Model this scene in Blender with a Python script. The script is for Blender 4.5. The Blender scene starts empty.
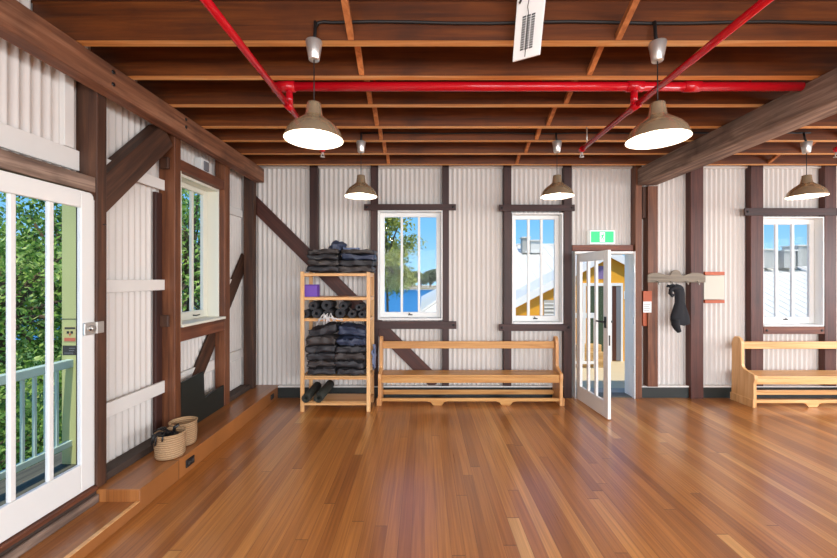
import bpy, math, random
from math import pi, sin, cos, radians
from mathutils import Vector, Matrix, noise

random.seed(7)
SC = bpy.context.scene
COL = SC.collection
F = 383.0          # focal length in pixels of the 837 px wide frame
EYE = 1.64

# ------------------------------------------------------------------ camera
cam_d = bpy.data.cameras.new('camera')
cam_d.sensor_width = 36.0
cam_d.lens = F / 837 * 36.0
cam_d.shift_x = -4.5 / 837
cam_d.shift_y = -1.0 / 837
cam_d.clip_end = 600
cam = bpy.data.objects.new('camera', cam_d)
cam.location = (0, 0, EYE)
cam.rotation_euler = (radians(90), 0, 0)
COL.objects.link(cam)
SC.camera = cam

# ------------------------------------------------------------------ world, sun, area lights, exposure
W = bpy.data.worlds.new('sky')
SC.world = W
W.use_nodes = True
wn = W.node_tree.nodes
wl = W.node_tree.links
wn.clear()
wo = wn.new('ShaderNodeOutputWorld')
wb = wn.new('ShaderNodeBackground')
wt = wn.new('ShaderNodeTexCoord')
wx = wn.new('ShaderNodeSeparateXYZ')
wr = wn.new('ShaderNodeValToRGB')
wr.color_ramp.elements[0].position = 0.0
wr.color_ramp.elements[0].color = (0.36, 0.66, 0.90, 1)
wr.color_ramp.elements[1].position = 0.45
wr.color_ramp.elements[1].color = (0.09, 0.32, 0.80, 1)
e_ = wr.color_ramp.elements.new(0.13)
e_.color = (0.20, 0.53, 0.89, 1)
wl.new(wt.outputs['Generated'], wx.inputs[0])
wl.new(wx.outputs['Z'], wr.inputs[0])
wl.new(wr.outputs[0], wb.inputs[0])
wl.new(wb.outputs[0], wo.inputs[0])
wb.inputs[1].default_value = 1.2

def lamp(name, kind, loc, energy, color=(1, 1, 1), **kw):
    d = bpy.data.lights.new(name, kind)
    d.energy = energy
    d.color = color
    for k, v in kw.items():
        setattr(d, k, v)
    o = bpy.data.objects.new(name, d)
    o.location = loc
    COL.objects.link(o)
    return o

sun = lamp('sun', 'SUN', (0, -6, 12), 4.2, (1.0, 0.94, 0.82), angle=radians(0.6))
sun.rotation_euler = Vector((-0.06, 0.49, -0.87)).to_track_quat('-Z', 'Y').to_euler()
# added fill lights, set at invented openings in the unseen front and right walls
a1 = lamp('fill_front', 'AREA', (2.6, -2.9, 1.9), 640, (0.97, 0.98, 1.0), shape='RECTANGLE', size=9.0, size_y=1.8)
a1.rotation_euler = (radians(52), 0, 0)
a2 = lamp('fill_right', 'AREA', (8.4, 1.6, 1.8), 380, (0.97, 0.98, 1.0), shape='RECTANGLE', size=5.4, size_y=1.7)
a2.rotation_euler = (radians(55), 0, radians(90))
SC.view_settings.view_transform = 'Standard'
SC.view_settings.look = 'None'
SC.view_settings.gamma = 1.0
SC.view_settings.use_curve_mapping = False
SC.view_settings.exposure = 0.0

# ------------------------------------------------------------------ helpers: measuring
def X(px, Y): return (px - 423.0) / F * Y
def Z(py, Y): return EYE + (278.0 - py) / F * Y

# ------------------------------------------------------------------ helpers: materials
def S(r, g, b):
    def f(c):
        c /= 255.0
        return c / 12.92 if c <= 0.04045 else ((c + 0.055) / 1.055) ** 2.4
    return (f(r), f(g), f(b), 1.0)

def new_mat(name):
    m = bpy.data.materials.new(name)
    m.use_nodes = True
    nt = m.node_tree
    return m, nt.nodes, nt.links, nt.nodes['Principled BSDF']

def mix_node(N, L, fac, a, b, blend='MIX'):
    n = N.new('ShaderNodeMix')
    n.data_type = 'RGBA'
    n.blend_type = blend
    for sock, v in ((n.inputs[0], fac), (n.inputs[6], a), (n.inputs[7], b)):
        if hasattr(v, 'is_linked'): L.new(v, sock)
        else: sock.default_value = v
    return n.outputs[2]

def math_node(N, L, op, a, b=None):
    n = N.new('ShaderNodeMath')
    n.operation = op
    for sock, v in zip(n.inputs, (a, b)):
        if v is None: continue
        if hasattr(v, 'is_linked'): L.new(v, sock)
        else: sock.default_value = v
    return n.outputs[0]

def plain(name, col, rough=0.5, metal=0.0, var=0.0, scale=6.0, bump=0.0, spec=0.5, emit=None, emit_s=0.0):
    m, N, L, B = new_mat(name)
    B.inputs['Base Color'].default_value = col
    B.inputs['Roughness'].default_value = rough
    B.inputs['Metallic'].default_value = metal
    B.inputs['Specular IOR Level'].default_value = spec
    if var or bump:
        tc = N.new('ShaderNodeTexCoord')
        nz = N.new('ShaderNodeTexNoise')
        nz.inputs['Scale'].default_value = scale
        nz.inputs['Detail'].default_value = 5
        L.new(tc.outputs['Object'], nz.inputs['Vector'])
        if var:
            dk = tuple(c * (1 - var) for c in col[:3]) + (1,)
            lt = tuple(min(1, c * (1 + var)) for c in col[:3]) + (1,)
            L.new(mix_node(N, L, nz.outputs['Fac'], dk, lt), B.inputs['Base Color'])
        if bump:
            bp = N.new('ShaderNodeBump')
            bp.inputs['Strength'].default_value = bump
            bp.inputs['Distance'].default_value = 0.01
            L.new(nz.outputs['Fac'], bp.inputs['Height'])
            L.new(bp.outputs[0], B.inputs['Normal'])
    if emit:
        B.inputs['Emission Color'].default_value = emit
        B.inputs['Emission Strength'].default_value = emit_s
    return m

def wood(name, dark, mid, light, axis, rough=0.55, scale=1.0, bump=0.25, wear=0.0, wear_col=(0.02, 0.012, 0.01, 1), spread=0.35):
    """grain stretched along axis 0 x, 1 y, 2 z; tone shifts a little from board to board"""
    m, N, L, B = new_mat(name)
    tc = N.new('ShaderNodeTexCoord')
    oi = N.new('ShaderNodeObjectInfo')
    mp = N.new('ShaderNodeMapping')
    sc = [22 * scale] * 3
    sc[axis] = 1.1 * scale
    mp.inputs['Scale'].default_value = sc
    L.new(tc.outputs['Object'], mp.inputs['Vector'])
    addv = N.new('ShaderNodeVectorMath')
    addv.operation = 'ADD'
    comb = N.new('ShaderNodeCombineXYZ')
    r50 = math_node(N, L, 'MULTIPLY', oi.outputs['Random'], 50.0)
    for i in range(3): L.new(r50, comb.inputs[i])
    L.new(mp.outputs[0], addv.inputs[0])
    L.new(comb.outputs[0], addv.inputs[1])
    nz = N.new('ShaderNodeTexNoise')
    nz.inputs['Scale'].default_value = 1.0
    nz.inputs['Detail'].default_value = 7
    nz.inputs['Roughness'].default_value = 0.62
    nz.inputs['Distortion'].default_value = 0.5
    L.new(addv.outputs[0], nz.inputs['Vector'])
    rp = N.new('ShaderNodeValToRGB')
    rp.color_ramp.elements[0].position = 0.30
    rp.color_ramp.elements[0].color = dark
    rp.color_ramp.elements[1].position = 0.72
    rp.color_ramp.elements[1].color = light
    e = rp.color_ramp.elements.new(0.5)
    e.color = mid
    L.new(nz.outputs['Fac'], rp.inputs[0])
    hs = N.new('ShaderNodeHueSaturation')
    v = math_node(N, L, 'ADD', math_node(N, L, 'MULTIPLY', oi.outputs['Random'], spread), 1.0 - spread / 2)
    L.new(v, hs.inputs['Value'])
    L.new(rp.outputs[0], hs.inputs['Color'])
    out = hs.outputs[0]
    if wear:
        n2 = N.new('ShaderNodeTexNoise')
        n2.inputs['Scale'].default_value = 3.0
        n2.inputs['Detail'].default_value = 4
        L.new(tc.outputs['Object'], n2.inputs['Vector'])
        r2 = N.new('ShaderNodeValToRGB')
        r2.color_ramp.elements[0].position = 0.52
        r2.color_ramp.elements[1].position = 0.70
        r2.color_ramp.elements[0].color = (0, 0, 0, 1)
        r2.color_ramp.elements[1].color = (wear, wear, wear, 1)
        L.new(n2.outputs['Fac'], r2.inputs[0])
        out = mix_node(N, L, r2.outputs[0], out, wear_col)
    L.new(out, B.inputs['Base Color'])
    B.inputs['Roughness'].default_value = rough
    bp = N.new('ShaderNodeBump')
    bp.inputs['Strength'].default_value = bump
    bp.inputs['Distance'].default_value = 0.004
    L.new(nz.outputs['Fac'], bp.inputs['Height'])
    L.new(bp.outputs[0], B.inputs['Normal'])
    return m

def planks(name, width, length, stops, rough, gap=0.035, coat=0.0):
    """boards running along world Y, each its own tone"""
    m, N, L, B = new_mat(name)
    g = N.new('ShaderNodeNewGeometry')
    sp = N.new('ShaderNodeSeparateXYZ')
    L.new(g.outputs['Position'], sp.inputs[0])
    xs = math_node(N, L, 'DIVIDE', math_node(N, L, 'ADD', sp.outputs['X'], 20.0), width)
    ix = math_node(N, L, 'FLOOR', xs)
    fx = math_node(N, L, 'FRACT', xs)
    wn1 = N.new('ShaderNodeTexWhiteNoise')
    wn1.noise_dimensions = '1D'
    L.new(ix, wn1.inputs['W'])
    ys = math_node(N, L, 'ADD', math_node(N, L, 'DIVIDE', math_node(N, L, 'ADD', sp.outputs['Y'], 20.0), length),
                   math_node(N, L, 'MULTIPLY', wn1.outputs['Value'], 7.0))
    iy = math_node(N, L, 'FLOOR', ys)
    fy = math_node(N, L, 'FRACT', ys)
    cb = N.new('ShaderNodeCombineXYZ')
    L.new(ix, cb.inputs[0])
    L.new(iy, cb.inputs[1])
    wn2 = N.new('ShaderNodeTexWhiteNoise')
    wn2.noise_dimensions = '2D'
    L.new(cb.outputs[0], wn2.inputs['Vector'])
    rp = N.new('ShaderNodeValToRGB')
    els = rp.color_ramp.elements
    els[0].position, els[0].color = stops[0]
    els[1].position, els[1].color = stops[-1]
    for p, c in stops[1:-1]:
        e = els.new(p)
        e.color = c
    L.new(wn2.outputs['Value'], rp.inputs[0])
    mp = N.new('ShaderNodeMapping')
    mp.inputs['Scale'].default_value = (70, 1.6, 1)
    L.new(g.outputs['Position'], mp.inputs['Vector'])
    av = N.new('ShaderNodeVectorMath')
    av.operation = 'ADD'
    L.new(mp.outputs[0], av.inputs[0])
    vm = N.new('ShaderNodeVectorMath')
    vm.operation = 'SCALE'
    vm.inputs['Scale'].default_value = 30
    L.new(wn2.outputs['Color'], vm.inputs[0])
    L.new(vm.outputs[0], av.inputs[1])
    nz = N.new('ShaderNodeTexNoise')
    nz.inputs['Scale'].default_value = 1
    nz.inputs['Detail'].default_value = 6
    L.new(av.outputs[0], nz.inputs['Vector'])
    gr = N.new('ShaderNodeValToRGB')
    gr.color_ramp.elements[0].position = 0.3
    gr.color_ramp.elements[0].color = (0.72, 0.68, 0.64, 1)
    gr.color_ramp.elements[1].position = 0.7
    gr.color_ramp.elements[1].color = (1.12, 1.1, 1.08, 1)
    L.new(nz.outputs['Fac'], gr.inputs[0])
    c = mix_node(N, L, 1.0, rp.outputs[0], gr.outputs[0], 'MULTIPLY')
    gx = math_node(N, L, 'LESS_THAN', fx, gap)
    gy = math_node(N, L, 'LESS_THAN', fy, 0.0025)
    gg = math_node(N, L, 'MAXIMUM', math_node(N, L, 'MULTIPLY', gx, 0.75), math_node(N, L, 'MULTIPLY', gy, 0.8))
    c = mix_node(N, L, math_node(N, L, 'MULTIPLY', gg, 0.62), c, (0.045, 0.014, 0.005, 1))
    L.new(c, B.inputs['Base Color'])
    L.new(math_node(N, L, 'ADD', math_node(N, L, 'MULTIPLY', nz.outputs['Fac'], 0.10), rough - 0.05), B.inputs['Roughness'])
    bp = N.new('ShaderNodeBump')
    bp.inputs['Strength'].default_value = 0.12
    bp.inputs['Distance'].default_value = 0.003
    L.new(math_node(N, L, 'SUBTRACT', math_node(N, L, 'MULTIPLY', nz.outputs['Fac'], 0.3), gg), bp.inputs['Height'])
    L.new(bp.outputs[0], B.inputs['Normal'])
    B.inputs['Coat Weight'].default_value = coat
    B.inputs['Coat Roughness'].default_value = 0.22
    return m

def glass_mat(name, tint=(1, 1, 1, 1), refl=0.004):
    m = bpy.data.materials.new(name)
    m.use_nodes = True
    N, L = m.node_tree.nodes, m.node_tree.links
    N.clear()
    o = N.new('ShaderNodeOutputMaterial')
    t = N.new('ShaderNodeBsdfTransparent')
    t.inputs[0].default_value = tint
    g = N.new('ShaderNodeBsdfGlossy')
    g.inputs['Roughness'].default_value = 0.02
    mx = N.new('ShaderNodeMixShader')
    mx.inputs[0].default_value = refl
    L.new(t.outputs[0], mx.inputs[1])
    L.new(g.outputs[0], mx.inputs[2])
    L.new(mx.outputs[0], o.inputs[0])
    return m

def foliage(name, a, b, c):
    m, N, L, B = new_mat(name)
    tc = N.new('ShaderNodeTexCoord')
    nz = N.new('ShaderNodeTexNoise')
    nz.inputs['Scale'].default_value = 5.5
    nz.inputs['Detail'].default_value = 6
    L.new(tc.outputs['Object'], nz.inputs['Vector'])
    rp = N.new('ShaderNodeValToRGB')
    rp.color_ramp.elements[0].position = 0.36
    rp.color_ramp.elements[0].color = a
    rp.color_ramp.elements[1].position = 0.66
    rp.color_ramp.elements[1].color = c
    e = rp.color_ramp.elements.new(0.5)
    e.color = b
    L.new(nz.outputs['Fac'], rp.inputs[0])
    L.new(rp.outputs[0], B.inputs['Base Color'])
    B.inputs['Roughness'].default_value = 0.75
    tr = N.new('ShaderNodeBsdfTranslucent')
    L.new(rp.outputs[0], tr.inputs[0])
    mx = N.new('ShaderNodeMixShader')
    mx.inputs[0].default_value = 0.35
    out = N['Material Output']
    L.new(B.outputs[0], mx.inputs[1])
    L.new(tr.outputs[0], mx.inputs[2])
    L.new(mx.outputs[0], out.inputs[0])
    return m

M = {}
M['floor'] = planks('floor_boards', 0.081, 3.4,
    [(0.0, S(154, 92, 38)), (0.25, S(172, 107, 47)), (0.65, S(187, 121, 56)), (0.92, S(202, 139, 72)), (1.0, S(222, 168, 100))], 0.30, coat=0.6)
M['step'] = planks('step_boards', 0.14, 6.0,
    [(0.0, S(144, 88, 44)), (0.5, S(158, 99, 52)), (1.0, S(170, 111, 61))], 0.32, gap=0.02, coat=0.2)
PK = [S(44, 26, 17), S(70, 42, 27), S(100, 64, 42)]
M['post'] = wood('dark_post_wood', *PK, 2, rough=0.6, wear=0.5)
M['post_back'] = wood('maroon_post_wood', S(40, 19, 15), S(56, 28, 22), S(74, 39, 31), 2, rough=0.55, wear=0.3, spread=0.25)
M['post_red'] = wood('red_brown_post_wood', S(74, 40, 22), S(106, 60, 34), S(136, 84, 52), 2, rough=0.5, wear=0.3, spread=0.2)
M['post_mid'] = wood('mid_maroon_post_wood', S(58, 28, 21), S(80, 41, 31), S(100, 55, 42), 2, rough=0.55, wear=0.3, spread=0.2)
M['rail_back'] = wood('maroon_rail_wood', S(40, 19, 15), S(56, 28, 22), S(74, 39, 31), 0, rough=0.55, wear=0.3, spread=0.25)
M['rail_red'] = wood('red_brown_rail_wood', S(78, 38, 22), S(108, 56, 34), S(134, 76, 48), 0, rough=0.5, spread=0.2)
M['rail_side'] = wood('side_rail_wood', S(76, 40, 24), S(108, 60, 38), S(136, 82, 54), 1, rough=0.55, wear=0.35)
M['plate'] = wood('plate_beam_wood', S(92, 56, 38), S(138, 88, 60), S(178, 126, 94), 1, rough=0.65, wear=0.45)
M['grey_beam'] = wood('weathered_beam_wood', S(80, 63, 54), S(132, 108, 93), S(182, 156, 137), 1, rough=0.7, wear=0.5, wear_col=S(46, 28, 20))
M['joist'] = wood('joist_wood', S(68, 30, 6), S(96, 46, 10), S(122, 64, 20), 0, rough=0.5, wear=0.45, wear_col=S(48, 24, 12), spread=0.2)
M['joist_edge'] = wood('pale_joist_edge', S(190, 120, 58), S(222, 154, 84), S(244, 202, 146), 0, rough=0.6, spread=0.2)  # underside face gets a paler orange than the joist sides
M['strut'] = wood('strut_wood', S(140, 78, 38), S(178, 106, 56), S(204, 132, 78), 2, rough=0.6)
M['ceil'] = wood('ceiling_board_wood', S(64, 31, 10), S(86, 44, 16), S(104, 56, 22), 0, rough=0.7)
M['pine'] = wood('honey_pine', S(196, 138, 82), S(222, 168, 108), S(238, 194, 138), 0, rough=0.42, bump=0.12, spread=0.12)
M['pine_up'] = wood('honey_pine_upright', S(200, 144, 88), S(224, 172, 114), S(240, 200, 146), 2, rough=0.42, bump=0.12, spread=0.12)
M['pine_old'] = wood('orange_pine', S(168, 112, 56), S(196, 140, 76), S(216, 166, 102), 0, rough=0.4, bump=0.12, spread=0.12)
M['pine_old_up'] = wood('orange_pine_upright', S(184, 126, 74), S(210, 152, 96), S(226, 176, 122), 2, rough=0.42, bump=0.12, spread=0.12)
M['deck'] = wood('deck_wood', S(64, 62, 52), S(92, 90, 76), S(122, 118, 100), 1, rough=0.8)
M['outer_timber'] = wood('sunny_timber', S(170, 132, 80), S(196, 158, 100), S(214, 182, 128), 0, rough=0.7)
M['iron'] = plain('white_corrugated_iron', S(214, 207, 200), 0.45, var=0.06, scale=1.6)
M['white'] = plain('white_gloss_paint', S(233, 232, 228), 0.35, var=0.02, scale=3)
M['cream_paint'] = plain('cream_paint', S(228, 226, 210), 0.45, var=0.03, scale=3)
M['girt'] = plain('white_girt_paint', S(230, 226, 220), 0.5, var=0.05, scale=4)
M['black_paint'] = plain('black_green_paint', S(28, 33, 30), 0.45, var=0.15, scale=5)
M['dark_sole'] = plain('dark_sole_timber', S(66, 52, 44), 0.7, var=0.25, scale=9, bump=0.3)
M['red'] = plain('red_pipe_paint', S(190, 14, 30), 0.16, var=0.06, scale=8)
M['steel'] = plain('brushed_steel', S(206, 186, 152), 0.27, metal=0.72, var=0.06, scale=14)
M['alu'] = plain('polished_aluminium', S(212, 208, 202), 0.3, metal=0.75)
M['shade_in'] = plain('white_enamel', S(250, 247, 240), 0.5)
M['bulb'] = plain('lit_bulb', S(255, 244, 225), 0.5, emit=(1.0, 0.90, 0.74, 1), emit_s=9.0)
M['black'] = plain('black_plastic', S(22, 22, 23), 0.4)
M['cable'] = plain('black_cable_rubber', S(20, 17, 16), 0.6)
M['glass'] = glass_mat('clear_glass')
M['green'] = plain('exit_green', S(40, 195, 120), 0.4, emit=S(60, 215, 135), emit_s=0.4)
M['sign_white'] = plain('sign_white', S(245, 250, 246), 0.4, emit=S(245, 250, 246), emit_s=0.35)
M['orange'] = plain('orange_timber_paint', S(178, 84, 44), 0.5, var=0.12, scale=12)
M['paper'] = plain('white_paper', S(236, 236, 232), 0.7)
M['ink'] = plain('grey_ink', S(120, 120, 124), 0.7)
M['ink_dark'] = plain('dark_ink', S(56, 54, 52), 0.7)
M['panel_cream'] = plain('cream_board', S(200, 196, 180), 0.55, var=0.04, scale=6)
M['rack_wood'] = wood('olive_rack_wood', S(92, 82, 68), S(120, 108, 92), S(140, 128, 110), 0, rough=0.6)
M['cloth_black'] = plain('black_cloth', S(25, 25, 30), 0.85, var=0.2, scale=14, bump=0.4)
M['wool_char'] = plain('charcoal_blanket', S(50, 48, 51), 0.6, var=0.45, scale=10, bump=0.7)
M['wool_brown'] = plain('brown_black_blanket', S(62, 55, 53), 0.6, var=0.45, scale=10, bump=0.7)
M['wool_navy'] = plain('navy_blanket', S(50, 58, 80), 0.5, var=0.45, scale=10, bump=0.7)
M['satin_blue'] = plain('blue_grey_satin', S(110, 124, 156), 0.45, var=0.35, scale=12, bump=0.5)
M['mat'] = plain('black_yoga_mat', S(46, 46, 49), 0.75, var=0.15, scale=30, bump=0.3)
M['mat_green'] = plain('olive_black_yoga_mat', S(40, 43, 36), 0.75, var=0.15, scale=30, bump=0.3)
M['purple'] = plain('purple_card', S(112, 72, 176), 0.5, var=0.06, scale=10)
M['strap_pale'] = plain('pale_cotton_strap', S(206, 202, 200), 0.8, var=0.2, scale=25)
M['basket'] = None
M['pale_green'] = plain('sage_green_paint', S(180, 182, 124), 0.5, var=0.05, scale=5)
M['teal'] = plain('pale_teal_paint', S(180, 202, 190), 0.5, var=0.05, scale=5)
M['sticker'] = plain('tan_sticker', S(188, 178, 120), 0.5)
M['sticker_red'] = plain('red_print', S(190, 104, 80), 0.5)
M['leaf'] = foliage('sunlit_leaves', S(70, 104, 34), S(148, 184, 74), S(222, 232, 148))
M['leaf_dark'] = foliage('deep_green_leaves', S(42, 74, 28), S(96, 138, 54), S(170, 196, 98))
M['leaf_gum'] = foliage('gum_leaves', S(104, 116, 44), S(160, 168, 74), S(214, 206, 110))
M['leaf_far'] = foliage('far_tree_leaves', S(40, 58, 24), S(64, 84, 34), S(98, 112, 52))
M['bark'] = plain('grey_brown_bark', S(104, 84, 64), 0.9, var=0.3, scale=7, bump=0.6)
M['lawn'] = plain('lawn_ground', S(86, 116, 50), 0.9, var=0.4, scale=2.5)
M['paving'] = plain('sunny_paving', S(206, 186, 148), 0.8, var=0.06, scale=2)
M['mat_grey'] = plain('grey_door_mat', S(96, 94, 86), 0.9, var=0.2, scale=30)
M['landing'] = plain('grey_landing_concrete', S(158, 152, 138), 0.9, var=0.15, scale=8)
M['water'] = plain('harbour_water', S(26, 112, 166), 0.32, var=0.12, scale=0.25, bump=0.25)
M['sand'] = plain('sandstone_wall', S(190, 168, 132), 0.8, var=0.2, scale=0.6)
M['yellow'] = plain('ochre_wall_paint', S(226, 160, 36), 0.6, var=0.04, scale=2)
M['roof_white'] = plain('white_roof_iron', S(222, 217, 206), 0.45, var=0.03, scale=2)
M['vent_grey'] = plain('pale_vent_metal', S(176, 172, 162), 0.6, var=0.1, scale=3)
M['door_green'] = plain('dark_green_door_glass', S(70, 82, 60), 0.25)
M['door_brown'] = plain('dark_brown_door', S(82, 44, 30), 0.5)
M['mauve'] = plain('mauve_poster_paper', S(128, 108, 152), 0.6, var=0.1, scale=10)

def basket_mat():
    m, N, L, B = new_mat('woven_seagrass')
    tc = N.new('ShaderNodeTexCoord')
    wv = N.new('ShaderNodeTexWave')
    wv.bands_direction = 'Z'
    wv.inputs['Scale'].default_value = 18
    wv.inputs['Distortion'].default_value = 1.2
    wv.inputs['Detail'].default_value = 2
    wv.inputs['Detail Scale'].default_value = 6
    L.new(tc.outputs['Object'], wv.inputs['Vector'])
    L.new(mix_node(N, L, wv.outputs['Fac'], S(150, 116, 82), S(190, 156, 116)), B.inputs['Base Color'])
    bp = N.new('ShaderNodeBump')
    bp.inputs['Strength'].default_value = 0.6
    bp.inputs['Distance'].default_value = 0.006
    L.new(wv.outputs['Fac'], bp.inputs['Height'])
    L.new(bp.outputs[0], B.inputs['Normal'])
    B.inputs['Roughness'].default_value = 0.8
    return m
M['basket'] = basket_mat()

# ------------------------------------------------------------------ helpers: meshes
class MB:
    """collects shapes in world coordinates; build() links them as ONE mesh object"""
    def __init__(s):
        s.v, s.f, s.sm = [], [], []

    def add(s, vs, fs, smooth=False):
        n = len(s.v)
        s.v += [Vector(p) for p in vs]
        s.f += [[i + n for i in f] for f in fs]
        s.sm += [smooth] * len(fs)
        return s

    def hexa(s, c):
        """eight corners: bottom loop then top loop"""
        return s.add(c, [(3, 2, 1, 0), (4, 5, 6, 7), (0, 1, 5, 4), (1, 2, 6, 5), (2, 3, 7, 6), (3, 0, 4, 7)])

    def box(s, x0, x1, y0, y1, z0, z1):
        return s.hexa([(x0, y0, z0), (x1, y0, z0), (x1, y1, z0), (x0, y1, z0),
                       (x0, y0, z1), (x1, y0, z1), (x1, y1, z1), (x0, y1, z1)])

    def prism(s, poly, axis, d0, d1):
        """polygon extruded along axis 0/1/2; poly holds the two other coordinates in order"""
        def P(a, b, d):
            r = [a, b]
            r.insert(axis, d)
            return tuple(r)
        n = len(poly)
        vs = [P(a, b, d0) for a, b in poly] + [P(a, b, d1) for a, b in poly]
        fs = [list(range(n))[::-1], list(range(n, 2 * n))]
        fs += [(i, (i + 1) % n, n + (i + 1) % n, n + i) for i in range(n)]
        return s.add(vs, fs)

    def tube(s, path, r, n=10, caps=True, smooth=True):
        path = [Vector(p) for p in path]
        rs = r if isinstance(r, (list, tuple)) else [r] * len(path)
        vs, fs = [], []
        prev = None
        for i, p in enumerate(path):
            d = (path[min(i + 1, len(path) - 1)] - path[max(i - 1, 0)]).normalized()
            if prev is None:
                u = d.orthogonal().normalized()
            else:
                u = (prev - d * prev.dot(d)).normalized()
            prev = u
            w = d.cross(u)
            for k in range(n):
                a = 2 * pi * k / n
                vs.append(p + (u * cos(a) + w * sin(a)) * rs[i])
        for i in range(len(path) - 1):
            for k in range(n):
                fs.append((i * n + k, i * n + (k + 1) % n, (i + 1) * n + (k + 1) % n, (i + 1) * n + k))
        if caps:
            fs.append(list(range(n))[::-1])
            fs.append([(len(path) - 1) * n + k for k in range(n)])
        return s.add(vs, fs, smooth)

    def lathe(s, prof, c, n=32, sx=1.0, sy=1.0, smooth=True):
        """profile of (radius, z) turned about the vertical through c"""
        vs, fs = [], []
        for r, z in prof:
            for k in range(n):
                a = 2 * pi * k / n
                vs.append((c[0] + r * sx * cos(a), c[1] + r * sy * sin(a), c[2] + z))
        for i in range(len(prof) - 1):
            for k in range(n):
                fs.append((i * n + k, i * n + (k + 1) % n, (i + 1) * n + (k + 1) % n, (i + 1) * n + k))
        return s.add(vs, fs, smooth)

    def ball(s, c, rx, ry=None, rz=None, n=14, m=9, wob=0.0):
        ry = rx if ry is None else ry
        rz = rx if rz is None else rz
        vs, fs = [], []
        off = Vector((random.random() * 40, random.random() * 40, random.random() * 40))
        for i in range(m + 1):
            t = pi * i / m
            for k in range(n):
                a = 2 * pi * k / n
                d = Vector((sin(t) * cos(a), sin(t) * sin(a), cos(t)))
                q = 1 + (wob * noise.noise(d * 1.9 + off) if wob else 0)
                vs.append((c[0] + rx * d.x * q, c[1] + ry * d.y * q, c[2] + rz * d.z * q))
        for i in range(m):
            for k in range(n):
                fs.append((i * n + k, (i + 1) * n + k, (i + 1) * n + (k + 1) % n, i * n + (k + 1) % n))
        return s.add(vs, fs, True)

    def build(s, name, mat, parent=None, bevel=0.0, base=True, extra=None):
        lo = [min(p[i] for p in s.v) for i in range(3)]
        hi = [max(p[i] for p in s.v) for i in range(3)]
        if parent is None:
            org = Vector(((lo[0] + hi[0]) / 2, (lo[1] + hi[1]) / 2, lo[2])) if base else Vector((0, 0, 0))
        else:
            org = Vector((0, 0, 0))
            p = parent
            while p:
                org += p.location
                p = p.parent
        me = bpy.data.meshes.new(name)
        me.from_pydata([tuple(p - org) for p in s.v], [], s.f)
        me.polygons.foreach_set('use_smooth', s.sm)
        me.materials.append(mat)
        if extra:
            for mm, idx in extra:
                me.materials.append(mm)
                k = len(me.materials) - 1
                for i in idx: me.polygons[i].material_index = k
        me.update()
        o = bpy.data.objects.new(name, me)
        COL.objects.link(o)
        if parent is None:
            o.location = org
        else:
            o.parent = parent
        if bevel:
            b = o.modifiers.new('edge', 'BEVEL')
            b.width = bevel
            b.segments = 2
            b.limit_method = 'ANGLE'
        return o

def tag(o, label=None, cat=None, group=None, kind=None):
    if label: o['label'] = label
    if cat: o['category'] = cat
    if group: o['group'] = group
    if kind: o['kind'] = kind
    return o

def thing(name, label, cat, loc, group=None, kind=None):
    o = bpy.data.objects.new(name, None)
    o.empty_display_size = 0.1
    o.location = loc
    COL.objects.link(o)
    return tag(o, label, cat, group, kind)

def box(x0, x1, y0, y1, z0, z1): return MB().box(x0, x1, y0, y1, z0, z1)

def struct(o, label): return tag(o, label, None, None, 'structure')

def children(o): return [c for c in COL.objects if c.parent == o]

def copy_tree(o, parent=None):
    c = o.copy()
    COL.objects.link(c)
    if parent: c.parent = parent
    for ch in children(o): copy_tree(ch, c)
    return c

ORD = ['first', 'second', 'third', 'fourth', 'fifth', 'sixth', 'seventh', 'eighth', 'ninth', 'tenth']

# ------------------------------------------------------------------ the room
YB = 5.32      # plane of the iron on the back wall
YS = 5.22      # front faces of the back wall's posts
XW = -2.45     # plane of the iron on the left wall
XP = -2.29     # inner faces of the left wall's posts
XR = 8.6
YF = -3.0
ZJ = 3.124     # underside of the joists
ZC = 3.37      # underside of the ceiling boards

struct(box(-2.5, XR, YF, 5.42, -0.05, 0.0).build('floor', M['floor'], base=False), 'polished honey timber floorboards')
struct(box(-2.5, XR + 0.1, YF - 0.1, 5.45, ZC, ZC + 0.08).build('ceiling', M['ceil'], base=False), 'brown boards above the joists')

PER, AMP = 0.066, 0.0125
def wave_sheet(mb, flat, u0, u1, z0, z1, axis):
    n = max(2, int(round((u1 - u0) / (PER / 8))))
    vs, fs = [], []
    for i in range(n + 1):
        u = u0 + (u1 - u0) * i / n
        w = flat + AMP * cos(2 * pi * u / PER)
        for z in (z0, z1):
            vs.append((u, w, z) if axis == 'x' else (w, u, z))
    for i in range(n):
        q = (2 * i, 2 * i + 2, 2 * i + 3, 2 * i + 1)
        fs.append(q if axis == 'x' else q[::-1])
    mb.add(vs, fs, True)

def iron_wall(name, flat, u0, u1, z0, z1, holes, axis, label):
    mb = MB()
    cuts = sorted({u0, u1} | {h[0] for h in holes} | {h[1] for h in holes})
    for a, b in zip(cuts, cuts[1:]):
        spans = [(z0, z1)]
        for h in holes:
            if h[0] <= a + 1e-6 and h[1] >= b - 1e-6:
                new = []
                for s0, s1 in spans:
                    if h[2] > s0: new.append((s0, min(h[2], s1)))
                    if h[3] < s1: new.append((max(h[3], s0), s1))
                spans = [q for q in new if q[1] - q[0] > 1e-4]
        for s0, s1 in spans: wave_sheet(mb, flat, a, b, s0, s1, axis)
    return struct(mb.build(name, M['iron'], base=False), label)

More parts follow.
